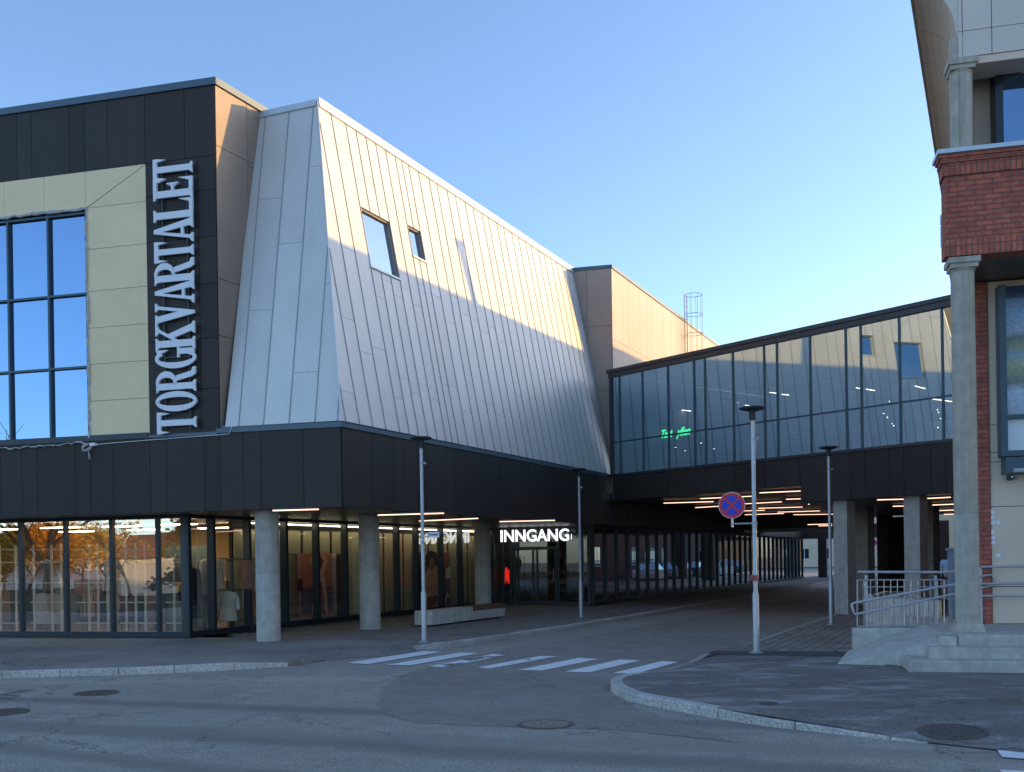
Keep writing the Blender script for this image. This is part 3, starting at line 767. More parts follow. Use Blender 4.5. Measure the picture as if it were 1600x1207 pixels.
part(mb, 'entrance_interior', [M['greyin'], M['floorin'], M['soffit']])
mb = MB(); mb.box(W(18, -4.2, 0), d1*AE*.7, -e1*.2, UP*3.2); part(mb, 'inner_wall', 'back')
# goods glimpsed through the entrance
mb = MB(); rg = random.Random(3)
pal = [P('goods_%s' % n, c, .7) for n, c in (('red', (.4, .05, .05)), ('ochre', (.45, .3, .1)), ('cream', (.5, .45, .36)), ('blue', (.05, .09, .16)), ('brown', (.2, .11, .06)))]
for k in range(46):
    t = rg.uniform(-2.5, .8); z = rg.choice([.35, .75, 1.15, 1.5, 1.85]); w_ = rg.uniform(.1, .35)
    mb.box(F(t, SE+rg.uniform(2.2, 4.5), z), d2*w_, n2*.3, UP*rg.uniform(.12, .34), rg.randrange(5))
part(mb, 'goods_display', pal)
# columns
for cx in (V(F(2.23, .48+.28)), W(4.25, -2.17), W(11.55, -2.55)):
    part(MB().lathe(V((cx.x, cx.y, 0)), [(.275, 0), (.275, 1.55), (.272, 1.556), (.275, 1.562), (.275, 3.03)], 32), 'column', 'conc', smooth=True)
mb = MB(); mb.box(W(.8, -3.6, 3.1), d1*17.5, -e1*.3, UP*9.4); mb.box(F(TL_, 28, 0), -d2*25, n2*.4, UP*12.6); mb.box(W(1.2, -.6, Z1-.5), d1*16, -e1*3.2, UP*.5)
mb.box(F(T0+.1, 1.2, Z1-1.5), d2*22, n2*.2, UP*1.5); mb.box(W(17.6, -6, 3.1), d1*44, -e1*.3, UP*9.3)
part(mb, 'core', 'back')  # unseen dark slabs added to block sky light leaking through the shell

# --- signs on the building
# (1) letters TORGKVARTALET, reading upward; each letter is cut from slab serif strokes
def letter(ch):
    """strokes as polygons in unit cap height (x 0..w, y 0..1); each polygon convex or a ring of quads"""
    S = .155; q = []
    def stem(x, w=S, y0=0., y1=1.): q.append([(x, y0), (x+w, y0), (x+w, y1), (x, y1)])
    def foot(x, w=S, y=0., d=1, e=.06, h=.05):
        s_ = 1 if d > 0 else -1
        q.append([(x-e, y), (x+w+e, y), (x+w+e, y+s_*.028), (x+w, y+s_*(h+.03)), (x, y+s_*(h+.03)), (x-e, y+s_*.028)])
    def arc(cx, cy, rx, ry, wx, wy, a0, a1, n=14):
        for i in range(n):
            g0, g1 = R(a0+(a1-a0)*i/n), R(a0+(a1-a0)*(i+1)/n)
            q.append([(cx+rx*math.cos(g0), cy+ry*math.sin(g0)), (cx+rx*math.cos(g1), cy+ry*math.sin(g1)), (cx+(rx-wx)*math.cos(g1), cy+(ry-wy)*math.sin(g1)), (cx+(rx-wx)*math.cos(g0), cy+(ry-wy)*math.sin(g0))])
    if ch == 'T':
        stem(.205); foot(.205); q.append([(0, .90), (.565, .90), (.565, 1), (0, 1)])
        q.append([(0, .90), (.04, .66), (.085, .90)]); q.append([(.48, .90), (.525, .66), (.565, .90)]); w = .565
    elif ch == 'O': arc(.27, .5, .27, .52, .155, .075, 0, 360, 32); w = .54
    elif ch == 'G':
        arc(.27, .5, .27, .52, .155, .075, 48, 330, 26); stem(.36, .15, .02, .44); q.append([(.28, .40), (.56, .40), (.56, .455), (.28, .455)])
        q.append([(.40, .97), (.49, 1.0), (.49, .68), (.42, .80)]); w = .56
    elif ch in 'RP':
        stem(.07); foot(.07); q.append([(0, 1), (.07, .93), (.07, 1)]); arc(.25, .745, .27, .255, .155, .065, -90, 90, 14)
        q.append([(.2, .935), (.25, .935), (.25, 1), (.2, 1)]); q.append([(.2, .49), (.25, .49), (.25, .555), (.2, .555)])
        q.append([(.27, .52), (.40, .50), (.50, .10), (.36, .10)]); q.append([(.36, .10), (.50, .10), (.58, .075), (.60, 0), (.42, 0)]); w = .60
    elif ch == 'K':
        stem(.07); foot(.07); foot(.07, y=1, d=-1); q.append([(.22, .42), (.22, .56), (.44, .95), (.52, .95)]); foot(.40, .14, 1, -1)
        q.append([(.27, .56), (.36, .70), (.58, .05), (.42, .05)]); foot(.42, .15); w = .63
    elif ch == 'V':
        q.append([(.06, 1), (.22, 1), (.36, .22), (.25, 0)]); q.append([(.25, 0), (.33, 0), (.50, 1), (.42, 1)]); foot(.07, .14, 1, -1); foot(.41, .09, 1, -1); w = .57
    elif ch == 'A':
        q.append([(.24, 1), (.33, 1), (.54, 0), (.38, 0)]); q.append([(.24, 1), (.30, 1), (.14, 0), (.06, 0)]); q.append([(.14, .24), (.42, .24), (.41, .31), (.15, .31)])
        foot(.055, .085); foot(.375, .165); w = .60
    elif ch == 'L':
        stem(.07); foot(.07); foot(.07, y=1, d=-1); q.append([(.2, 0), (.50, 0), (.50, .09), (.2, .09)]); q.append([(.42, .09), (.50, .09), (.50, .36)]); w = .52
    elif ch == 'E':
        stem(.07); foot(.07); foot(.07, y=1, d=-1); q.append([(.2, 0), (.50, 0), (.50, .09), (.2, .09)]); q.append([(.42, .09), (.50, .09), (.50, .36)])
        q.append([(.2, .91), (.49, .91), (.49, 1), (.2, 1)]); q.append([(.41, .91), (.49, .91), (.49, .66)])
        q.append([(.2, .475), (.36, .475), (.36, .535), (.2, .535)]); q.append([(.36, .36), (.395, .36), (.395, .65), (.36, .65)]); q.append([(.31, .475), (.36, .38), (.36, .63), (.31, .535)]); w = .52
    return q, w
ls = thing('wall_sign', F(3.98, 0, 4.8), 'tall pale serif sign reading TORGKVARTALET up the black wall beside the cream surround', 'sign')
spans = [(645, 679), (613, 644.5), (576, 615), (544, 577.5), (506, 549), (474, 510), (438, 477.5), (407, 447), (379, 412), (341, 382.5), (313, 349), (280, 315.5), (249.5, 284)]
tl_, tr_ = FT(251, 660)[0], FT(312, 660)[0]; H_ = tl_-tr_
for ch, (ya, yb) in zip('TORGKVARTALET', spans):
    q, w = letter(ch); z0, z1_ = FT(280, yb)[1], FT(280, ya)[1]; kx = (z1_-z0)/w
    mb = MB((d2, n2))
    for i, pl in enumerate(q):       # letter x runs up the wall, letter y (cap height) runs to the left
        fr_ = .0016*(i % 9)
        pts = [F(tr_+p[1]*H_, -.15-fr_, z0+p[0]*kx) for p in pl]
        mb.prism(pts, n2*(.05+fr_-.001*(i % 5)))
    o = part(mb, 'letter', 'white', ls)
mb = MB()
za, zb_ = FT(280, 672)[1], FT(280, 256)[1]
for t in (tr_+H_*.17, tr_+H_*.80): mb.box(F(t, -.085, za), d2*.035, n2*.03, UP*(zb_-za))
for k in range(13):
    z = za+(zb_-za)*(k+.5)/13; mb.box(F(tr_+H_*.17, -.083, z), d2*H_*.66, n2*.02, UP*.03); mb.box(F(tr_+H_*.8, -.06, z), d2*.03, n2*.06, UP*.03)
part(mb, 'rail', 'dark', ls)

def text_mesh(body, size=1., bold=0., ext=.02, res=4):
    cu = bpy.data.curves.new('t', 'FONT'); cu.body = body; cu.size = size; cu.offset = bold; cu.extrude = ext; cu.resolution_u = res
    ob = bpy.data.objects.new('t', cu); col.objects.link(ob); dg = bpy.context.evaluated_depsgraph_get(); dg.update()
    me = bpy.data.meshes.new_from_object(ob.evaluated_get(dg)); bpy.data.objects.remove(ob); return me
def text_part(body, p0, ux, uy, width, height, mat, name, parent, bold=0., depth=.03, per=False, shear=0.):
    """flat lettering: fitted to width x height, lower left corner p0"""
    un = ux.cross(uy).normalized()
    def place(me, x0, x1, y0, y1, X0, X1):
        mb = MB(); vs = []
        for v in me.vertices:
            fx = (v.co.x-x0)/(x1-x0); fy = (v.co.y-y0)/(y1-y0)
            vs.append(p0+ux*(width*fx+shear*fy*height)+uy*(height*fy)+un*(depth*(.5 if v.co.z > 0 else -.5)))
        mb.add(vs, [tuple(p.vertices) for p in me.polygons]); return part(mb, name, mat, parent)
    me = text_mesh(body, 1., bold, .05)
    xs = [v.co.x for v in me.vertices]; ys = [v.co.y for v in me.vertices]
    x0, x1, y0, y1 = min(xs), max(xs), min(ys), max(ys)
    if not per: return place(me, x0, x1, y0, y1, 0, 1)
    # one mesh per letter: split by connected islands in x order
    adj = {i: i for i in range(len(me.vertices))}
    def find(i):
        while adj[i] != i: adj[i] = adj[adj[i]]; i = adj[i]
        return i
    for e in me.edges: adj[find(e.vertices[0])] = find(e.vertices[1])
    grp = {}
    for p in me.polygons: grp.setdefault(find(p.vertices[0]), []).append(p)
    for r_, ps in sorted(grp.items(), key=lambda kv: min(me.vertices[v].co.x for p in kv[1] for v in p.vertices)):
        ids = sorted({v for p in ps for v in p.vertices}); mp = {v: i for i, v in enumerate(ids)}
        vs = []
        for v in ids:
            co = me.vertices[v].co; vs.append(p0+ux*(width*(co.x-x0)/(x1-x0))+uy*(height*(co.y-y0)/(y1-y0))+un*(depth*(.5 if co.z > 0 else -.5)))
        part(MB().add(vs, [tuple(mp[v] for v in p.vertices) for p in ps]), name, mat, parent)
sI = 17.0
a_, b_ = FT(782.5, 847, sI), FT(889, 845, sI)
es = thing('entrance_sign', F(b_[0], sI, 2.5), 'white lit sign reading INNGANG hung over the glass entrance doors', 'sign')
hI = FT(830, 827.5, sI)[1]-FT(830, 846.5, sI)[1]
text_part('INNGANG', F(a_[0], sI, FT(830, 846.5, sI)[1]), -d2, UP, a_[0]-b_[0], hI, 'litwhite', 'letter', es, bold=.012, depth=.06, per=True)
t_, z_ = FT(892.5, 843.5, sI)
part(MB().box(F(t_, sI-.01, z_), -d2*.02, n2*.02, UP*.22), 'divider_bar', 'litwhite', es)
t2_, z2_ = FT(894.5, 841.5, sI)
text_part('Kid', F(t2_, sI, z2_), -d2, UP, .27, .13, 'teal', 'small_text', es, bold=.02, depth=.02)
part(MB().box(F(a_[0], sI+.02, FT(830, 846.5, sI)[1]+.04), -d2*(a_[0]-b_[0]), n2*.02, UP*.03).box(F(a_[0], sI+.02, FT(830, 846.5, sI)[1]+hI-.08), -d2*(a_[0]-b_[0]), n2*.02, UP*.03)
     .box(F(a_[0]-.3, sI+.02, FT(830, 846.5, sI)[1]+hI-.08), -d2*.02, n2*.02, UP*.5).box(F(b_[0]+.3, sI+.02, FT(830, 846.5, sI)[1]+hI-.08), -d2*.02, n2*.02, UP*.5), 'bracket', 'dark', es)

# ================================================================== FOOTBRIDGE
fb = thing('footbridge', B(0, 0, 0), 'long glass-sided bridge building spanning the street between the tan block and the brick building', 'building')
BL = 13.35; ZBF, ZT = 4.853, 8.70; DB = 20.
bm = [0.05, .418, 1.555, 2.756, 3.924, 4.390, 5.553, 6.777, 7.257, 8.452, 9.664, 10.150, 11.347, 12.587, 13.3]
for u0, u1 in zip(bm, bm[1:]):
    g = part(pane(MB(), B(u0, .02, ZBF), B(u1, .02, ZBF), B(u1, .02, 8.42), B(u0, .02, 8.42), n3, .0015), 'window', 'bridgeglass', fb)
    mb = MB()
    mb.box(B(u1-.028, -.015, ZBF), d3*.056, -n3*.08, UP*(8.42-ZBF)); mb.box(B(u0+.028, -.010, 6.022-.024), d3*(u1-u0-.056), -n3*.06, UP*.048)
    part(mb, 'frame', 'tframe', g)
mb = MB((d3, n3)); mb.box(B(-.1, -.06, 8.42), d3*(BL+.1), -n3*.4, UP*.16); mb.box(B(-.15, -.1, 8.585), d3*(BL+.2), -n3*DB, UP*.12); mb.box(B(-.1, -.05, ZBF-.08), d3*(BL+.1), -n3*.3, UP*.085)
mb.box(B(-.06, -.05, ZBF), d3*.1, -n3*.3, UP*(8.42-ZBF))
part(mb, 'roof_edge', 'dark', fb)
mb = MB((d3, n3))
bx = [0.0, 1.5, 2.76, 4.39, 5.55, 6.78, 8.05]
clad(mb, B(0, 0), d3, UP, n3, [(0.05, 3.90), (8.05, 3.90), (8.05, ZBF-.09), (0.05, ZBF-.09)], bx, lambda i: [])
b2 = [BB(x, 750)[0] for x in (1329, 1352, 1391, 1413, 1456, 1479)]
clad(mb, B(0, 0), d3, UP, n3, [(8.062, 3.40), (BL, 3.40), (BL, ZBF-.09), (8.062, ZBF-.09)], [8.05]+b2+[BL], lambda i: [])
mb.box(B(0, .02, 3.91), d3*8.04, -n3*.3, UP*.8, 1); mb.box(B(8.05, .02, 3.41), d3*(BL-8.05), -n3*.3, UP*1.3, 1)
part(mb, 'band', [M['black'], M['back']], fb)
# underside of the deck, back, floor, ceiling
mb = MB()
mb.poly([B(0, .05, 3.905), B(8.05, .05, 3.905), W(36, 6.8, 3.905), W(44, 6.8, 3.905), W(44, -.1, 3.905), W(16.4, -.1, 3.905)])
mb.poly([B(8.05, .05, 3.41), B(BL+.6, .05, 3.41), W(28, 12.9, 3.41), W(28, 7.4, 3.41)])
mb.quad(B(8.05, .05, 3.41), W(28, 7.4, 3.41), W(28, 7.4, 3.95), B(8.05, .05, 3.95))
part(mb, 'underside', 'soffit', fb)
mb = MB(); mb.box(W(36.0, 0.05, 3.20), d1*.4, e1*6.9, UP*.70); part(mb, 'deck_beam', 'slat', fb)
mb = MB(); mb.box(W(58, 0.05, 2.95), d1*.4, e1*6, UP*1.0)
part(mb, 'deck_beam', 'slat', fb)
part(MB().quad(W(36.4, 0, 3.3), W(44, 0, 3.2), W(44, 7, 3.2), W(36.4, 7, 3.3)), 'beam_soffit', 'slat', fb)
part(MB().box(B(.1, .3, 4.72), d3*(BL-.2), -n3*(DB-1), UP*.1), 'floor', 'floorin', fb)
part(MB().quad(B(.1, 9, 4.8), B(BL, 9, 4.8), B(BL, 9, 8.5), B(.1, 9, 8.5)), 'inner_wall', 'greyin', fb)
part(MB().quad(B(-.0, DB-.2, 3.9), B(BL, DB-.2, 3.9), B(BL, DB-.2, 8.6), B(0, DB-.2, 8.6)), 'inner_wall', 'tan', fb)
for k, (bb, mm, zz_, hh) in enumerate(((6.0, 5, 4.82, 1.2), (2.4, 6, 4.82, 1.0), (9.3, 5.5, 4.82, 1.3), (4.2, 4, 4.82, .8), (11.2, 5, 4.82, 1.0))):
    part(MB().box(B(bb, mm, zz_), d3*1.1, -n3*.5, UP*hh), 'counter', pal[k], fb)
part(MB((d3, n3)).box(B(BL, -.04, 3.41), d3*.25, -n3*DB, UP*5.2).box(B(-.3, .3, 3.95), d3*.25, -n3*(DB-1), UP*4.6), 'closing_wall', 'greyin', fb)  # end walls added to keep the sun out of the bridge interior
# pillars
def pillar(b, m, wd, dp, z1, mat='conc'):
    part(MB((d3, n3)).box(B(b-wd/2, m, 0), d3*wd, -n3*dp, UP*z1), 'pillar', mat, fb)
for px, m, wd, z in ((1313, .25, .46, 3.45), (1425, .25, .47, 3.45), (1346, 6.2, .50, 3.42), (1447, 6.2, .50, 3.42), (1378.5, 13.5, .50, 3.42), (1400, 15.5, .56, 3.42)):
    pillar(BB(px, 850, m)[0], m, wd, .45, z, 'conc' if m < 10 else 'slat')
for a, l in ((62, .45), (66, 1.8), (60.5, 6.9), (60.5, 9.2)):
    part(MB().box(W(a, l, -.1), d1*.6, e1*.62, UP*4.2), 'pillar', 'slat', fb)
part(MB((d1, e1)).box(W(13.0, 12.05, 0), d1*12, e1*.2, UP*3.5), 'passage_wall', 'slat', fb)
# neon sign behind the bridge glass
t0 = BB(1030, 690, 2.5); t1 = BB(1076, 684, 2.5)
ns = thing('neon_sign', B(t0[0], 2.5, t0[1]), 'green neon handwriting glowing behind the footbridge glass', 'neon sign')
text_part('Tatt   yllen', B(t0[0], 2.5, t0[1]), d3, UP, t1[0]-t0[0], .42, 'neon', 'lettering', ns, bold=.03, depth=.02, shear=.35)

# ================================================================== STRIP LIGHTS
li = [0]
def strip(p0, p1, label, group, mat='strip', w=.075, h=.05, name='strip_light'):
    d = p1-p0; L = d.length; u = d/L; s = V((-u.y, u.x, 0)); mid = (p0+p1)/2
    t = thing(name, mid, label, 'lamp', group)
    MB().box(p0-s*w/2, u*L, s*w, UP*.022).build('diffuser', M[mat], t)
    MB().box(p0-s*w/2+UP*.024, u*L, s*w, UP*(h-.02)).box(p0+u*L*.25-s*.006+UP*(h+.004), u*.012, s*.012, UP*.08).box(p0+u*L*.75-s*.006+UP*(h+.004), u*.012, s*.012, UP*.08).build('housing', M['dark'], t)
g1 = 'strip lights under the arcade soffit'
for q, lb in ((((427, 799), (497, 797)), 'warm strip light under the arcade soffit just right of the nearest round column'),
              (((591, 806), (693, 803)), 'warm strip light under the arcade soffit beside the second round column'),
              (((656, 815), (746, 811)), 'warm strip light under the arcade soffit behind the left lamp post'),
              (((781, 816), (867, 814)), 'warm strip light above the white entrance lettering')):
    strip(G(*q[0], 2.9), G(*q[1], 2.9), lb, g1)
g2 = 'strip lights under the footbridge deck'
L2 = [((1037, 787), (1115, 784.6)), ((1095, 780), (1180, 776)), ((1187, 771), (1277, 767)), ((1087, 794), (1140, 790.8)), ((1165, 788), (1221, 785)), ((1228, 781), (1277, 779.5)),
      ((1185, 795), (1254, 793)), ((1163, 799), (1195, 798)), ((1263, 788.5), (1300, 788)), ((1215, 801), (1281, 799)), ((1164, 805), (1225, 803)), ((1240, 805), (1310, 804))]
lab2 = ['longest of the low warm strip lights left of the round no-stopping sign', 'warm strip light behind the top of the round no-stopping sign', 'nearest and highest warm strip light right of the signpost under the deck',
        'warm strip light crossing behind the lower rim of the no-stopping sign', 'warm strip light just left of the signpost, third row back', 'short warm strip light below the highest one at right',
        'warm strip light right of the signpost in the middle row', 'shortest warm strip light crossing behind the signpost', 'warm strip light passing behind the far right lamp post', 'long warm strip light in the next to last row', 'warm strip light in the last row behind the signpost', 'warm strip light in the last row beside the first square pillar']
for (p, q), lb in zip(L2, lab2): strip(G(*p, 3.8), G(*q, 3.8), lb, g2)
L3 = [((1371, 782), (1412, 781)), ((1437, 780.5), (1485, 778)), ((1395, 792), (1412, 791.5)), ((1457, 790), (1495, 788.5)), ((1457, 799), (1497, 797.5)), ((1475, 804.5), (1497, 804))]
lab3 = ['warm strip light left of the right-hand front pillar under the low deck', 'nearest warm strip light right of the right-hand front pillar', 'short warm strip light half hidden by the right-hand front pillar', 'second warm strip light right of the right-hand front pillar', 'third warm strip light beside the tall concrete column', 'lowest warm strip light beside the tall concrete column']
for (p, q), lb in zip(L3, lab3): strip(G(*p, 3.33), G(*q, 3.33), lb, g2)
for (p, q), lb in zip([((1262, 820.5), (1300, 819.5)), ((1279, 822.5), (1300, 822))], ['upper of two faint strip lights under the far beam', 'lower of two faint strip lights under the far beam']):
    strip(G(*p, 3.02), G(*q, 3.02), lb, g2)
# lights inside the footbridge
g3 = 'strip lights inside the footbridge'
L4 = [((1026, 656), (1045, 658)), ((1051, 640), (1079, 643)), ((1165, 634), (1191, 637)), ((1203, 614), (1215, 615.5)), ((1222, 617), (1232, 618)), ((1338, 607), (1347, 608.5)), ((1354, 609), (1366, 611)), ((1430, 604), (1445, 608)), ((1031, 704), (1042, 703.5)), ((1455, 624), (1491, 629))]
lab4 = ['tilted strip light above the green neon, left', 'tilted strip light above the green neon, right', 'tilted strip light in the pane right above the signpost lamp head', 'left one of two small strip lights in the narrow pane', 'right one of two small strip lights beside the narrow pane', 'small strip light left of a mullion below the mirrored small window', 'small strip light right of a mullion below the mirrored small window', 'small tilted strip light below the mirrored large window', 'small strip light below the green neon', 'tilted strip light at the right end of the footbridge']
for (p, q), lb in zip(L4, lab4):
    a_, b_ = BB(*p, 4.), BB(*q, 4.); strip(B(a_[0], 4, a_[1]), B(b_[0], 4, b_[1]), lb, g3, 'bridgestrip', .07, .05)
mb = MB()
for x, y in ((1380, 647), (1386, 653), (1393, 663), (1396, 666), (1389, 628), (1464, 641), (1466, 645), (1469, 655), (1465, 669), (1461, 690), (1321, 649), (1324, 659), (1016, 688), (1038, 695), (1055, 700), (1070, 705), (1095, 693), (1103, 696), (1115, 702), (1152, 630), (1001, 650), (1003, 684)):
    b_, z_ = BB(x, y, 3.); p = B(b_, 3, z_); r_ = .011
    mb.box(p, d3*r_*2, -n3*r_, UP*r_*1.6)
o = part(mb, 'spotlights', 'spot', fb); o['kind'] = 'stuff'
# ceiling lights of the shops
g4 = 'ceiling lights inside the shop'
for k, (t, s) in enumerate(((5.6, 3.2), (7.4, 3.4), (9.2, 3.2), (11.2, 3.4), (6.2, 6.2), (8.6, 6.2), (11, 6.2))):
    lb = ['in the front row nearest the glass corner', 'in the front row second from the glass corner', 'in the front row third from the glass corner', 'in the front row at the left picture edge', 'in the back row nearest the glass corner', 'in the back row in the middle', 'in the back row at the left picture edge'][k]
    strip(F(t, s, 2.86), F(t+1.1, s, 2.86), 'small warm shop ceiling light '+lb, g4, 'stripin', .24, .04, 'ceiling_light')
strip(F(.75, SE+3.4, 2.2), F(-.1, SE+3.4, 2.2), 'lamp strip added behind the glass doors to light the goods', g4, 'stripin', .05, .04, 'ceiling_light')  # added light for the goods behind the doors
# LED strip over the blinds
part(MB().box(W(2.8, LG-.16, 2.88), d1*14.0, -e1*.05, UP*.03), 'blind_light', EM('blind_light_glow', (1, .84, .60), 4.8))

# ================================================================== POSTERS
def flat(mb, P0, U, s0, pts, depth, mi): mb.poly([P0+U*p[0]+UP*p[1]+s0*depth for p in pts], mi)
pcol = {n: P('print_'+n, c, .6, 0, .15, 6) for n, c in (('brick', (.50, .17, .10)), ('dark', (.018, .014, .018)), ('coat', (.78, .46, .34)), ('coatdark', (.24, .10, .075)), ('skin', (.30, .15, .105)), ('pole', (.42, .34, .38)), ('floor', (.45, .34, .28)), ('pale', (.75, .68, .66)), ('plum', (.17, .115, .15)), ('tan', (.70, .42, .30)), ('green', (.20, .21, .14)))}
pm = list(pcol.values()); pk = {n: i for i, n in enumerate(pcol)}
def blob(cx, cy, rx, ry, n=18, j=.0, rnd=None): return [(cx+rx*math.cos(2*math.pi*i/n)*(1+(rnd.uniform(-j, j) if rnd else 0)), cy+ry*math.sin(2*math.pi*i/n)*(1+(rnd.uniform(-j, j) if rnd else 0))) for i in range(n)]
P0 = W(4.95, LG-.42, .06); Wd = 2.62; Ht = 2.02
po = thing('poster', P0, 'window poster of a long-coated person with raised arms before a brick wall', 'poster')
MB().box(P0-e1*.03, d1*Wd, e1*.02, UP*Ht).build('board', M['back'], po)
mb = MB()
D = lambda pts, k, c: flat(mb, P0, d1, e1, [(x*Wd, y*Ht) for x, y in pts], .0+k*.003, pk[c])
D([(0, 0), (1, 0), (1, 1), (0, 1)], 0, 'brick'); D([(0, 0), (.1, 0), (.1, 1), (0, 1)], 1, 'green'); D([(.1, 0), (.17, 0), (.17, 1), (.1, 1)], 1, 'coatdark'); D([(.17, 1), (.2, 1), (.2, .08), (.17, .08)], 2, 'pole')
D([(0, 0), (1, 0), (1, .12), (0, .07)], 2, 'floor'); D([(.2, .12), (.86, .16), (.86, .50), (.2, .50)], 1, 'plum')
for i in range(9): x = .24+.07*i; D([(x, .12), (x+.012, .12), (x+.012, .5), (x, .5)], 3, 'dark')
D([(.15, .45), (.24, .45), (.25, .6), (.2, .64), (.15, .6)], 4, 'dark'); D([(.80, 0.1), (.9, .1), (.9, 1), (.80, 1)], 3, 'pole'); D([(.88, 0.02), (1, .02), (1, .98), (.88, .98)], 4, 'dark')
D([(.80, .93), (.88, .93), (.88, 1), (.80, 1)], 5, 'pale')
D([(.40, .08), (.70, .06), (.68, .40), (.63, .76), (.45, .76), (.42, .40)], 5, 'coat'); D([(.56, .1), (.66, .07), (.60, .55), (.56, .6)], 6, 'coatdark')
D([(.45, .72), (.50, .78), (.42, .90), (.47, .95), (.44, .97), (.37, .90)], 6, 'tan'); D([(.60, .78), (.65, .72), (.71, .90), (.64, .97), (.61, .95), (.65, .89)], 6, 'tan')
D(blob(.55, .86, .055, .09), 7, 'dark'); D([(.44, .0), (.5, .0), (.5, .09), (.46, .09)], 6, 'coatdark')
mb.build('print', pm, po)
P0 = W(11.83, LG-.42, .06); Wd = 2.62; Ht = 2.03
po = thing('poster', P0, 'window poster of a person with dark curly hair in a tan coat', 'poster')
MB().box(P0-e1*.03, d1*Wd, e1*.02, UP*Ht).build('board', M['back'], po)
mb = MB(); rb = random.Random(5)
D = lambda pts, k, c: flat(mb, P0, d1, e1, [(x*Wd, y*Ht) for x, y in pts], .0+k*.003, pk[c])
D([(0, 0), (1, 0), (1, 1), (0, 1)], 0, 'plum'); D([(0, 0), (.2, 0), (.2, 1), (0, 1)], 1, 'dark'); D([(.72, .45), (1, .45), (1, 1), (.72, 1)], 1, 'coatdark'); D([(.86, .5), (1, .55), (1, .75), (.86, .7)], 2, 'pale'); D([(.2, .85), (.34, .85), (.34, 1), (.2, 1)], 2, 'pale')
D([(.24, 0), (.70, 0), (.74, .35), (.72, .62), (.58, .76), (.40, .76), (.28, .60)], 3, 'coat'); D([(.30, .28), (.66, .36), (.74, .48), (.60, .46), (.30, .40)], 4, 'tan'); D([(.36, .52), (.60, .74), (.66, .70), (.44, .46)], 4, 'tan'); D([(.30, 0), (.56, 0), (.62, .24), (.34, .22)], 4, 'coatdark')
D(blob(.47, .88, .17, .16, 26, .09, rb), 4, 'dark'); D(blob(.47, .80, .085, .11), 5, 'skin'); D([(.43, .765), (.51, .765), (.51, .777), (.43, .777)], 6, 'coatdark'); D([(.42, .82), (.455, .82), (.455, .835), (.42, .835)], 6, 'dark'); D([(.485, .82), (.52, .82), (.52, .835), (.485, .835)], 6, 'dark'); D([(.465, .78), (.48, .78), (.475, .82)], 6, 'coatdark')
D([(.62, .02), (.95, .20), (.96, .24), (.60, .06)], 5, 'pale'); D([(.75, 0), (.80, 0), (.92, .28), (.88, .28)], 5, 'pale')
mb.build('print', pm, po)
# red lit display
t_, z_ = FT(787, 912, SE+.6); t1_, z1_ = FT(799, 886, SE+.6)
rd = thing('lit_display', F(t_, SE+.6, 0), 'red glowing panel with slats standing inside the glass left of the entrance doors', 'display')
mb = MB()
for k in range(4): mb.box(F(t_+(t1_-t_)*(k+.1)/4, SE+.6, z_+.1*(k % 2)), d2*((t1_-t_)*.20), n2*.03, UP*(z1_-z_-.12))
mb.build('glowing_slats', M['redlit'], rd)
MB().box(F(t_, SE+.66, 0), d2*(t1_-t_), n2*.05, UP*(z1_+.1)).build('back_panel', M['dark'], rd)

# ================================================================== SHOP CONTENTS
# cream grid panels standing just behind the front glass
mg = P('cream_grid', (.82, .76, .60), .6)
gx = [[(-8, 25)], [53, 81, 96], [139, 153, 168], [197, 212, 227], [272, 287]]
gx = [[0, 25], [53, 81, 96], [139, 153, 168], [197, 212, 227], [272, 287]]
gp = [(-6, 33), (46, 103), (116, 175), (186, 248), (258, 290)]
gl = ['at the left picture edge', 'in the second bay from the left', 'in the middle bay, before the yellow garment', 'in the fourth bay, before the folded jeans table', 'narrow, nearest the glass corner']
for (x0, x1), xs, lb in zip(gp, gx, gl):
    s = 2.0; ta, tb = FT(x1, 940, s)[0], FT(x0, 940, s)[0]
    t = thing('grid_panel', F(ta, s, 0), 'cream grid panel behind the shop glass, '+lb, 'display grid', 'grid panels behind the shop glass')
    mb = MB()
    for x in xs: mb.box(F(FT(x, 940, s)[0]-.025, s, .05), d2*.055, n2*.03, UP*2.33)
    for k, y in enumerate((860, 880, 912, 942.5, 975)):
        mb.box(F(ta, s+.032, FT((x0+x1)/2, y, s)[1]), d2*(tb-ta), n2*.02, UP*.03)
    mb.box(F(ta, s+.032, .05), d2*(tb-ta), n2*.05, UP*.07)
    mb.build('grid', mg, t)
    MB().box(F(ta, s-.1, .0), d2*.05, n2*.3, UP*.04).box(F(tb-.05, s-.1, .0), d2*.05, n2*.3, UP*.04).build('foot', mg, t)
def garment(mb, c, w, h, rnd, mi=0):
    """coat on a hanger: lofted body with folds and two sleeves"""
    n = 16; rows = []
    for (f, ww, dd) in ((0, .10, .05), (.04, .62, .16), (.12, .92, .20), (.45, .86, .2), (.8, 1.0, .24), (1, 1.08, .26)):
        r_ = []
        for i in range(n):
            g = 2*math.pi*i/n; k = 1+.07*math.sin(g*5+f*4+rnd)*f
            r_.append(c+d2*(w/2*ww*math.cos(g)*k)+n2*(w*dd*math.sin(g)*k)-UP*(h*f))
        rows.append(r_)
    o = len(mb.v)
    for r_ in rows: mb.v += r_
    for a in range(len(rows)-1):
        for i in range(n): mb.f.append([o+a*n+i, o+a*n+(i+1) % n, o+(a+1)*n+(i+1) % n, o+(a+1)*n+i]); mb.m.append(mi)
    for sg in (-1, 1):
        mb.tube([c+d2*sg*w*.38-UP*h*.06, c+d2*sg*w*.52-UP*h*.28, c+d2*sg*w*.55-UP*h*.62], [w*.13, w*.11, w*.08], 8, mi)
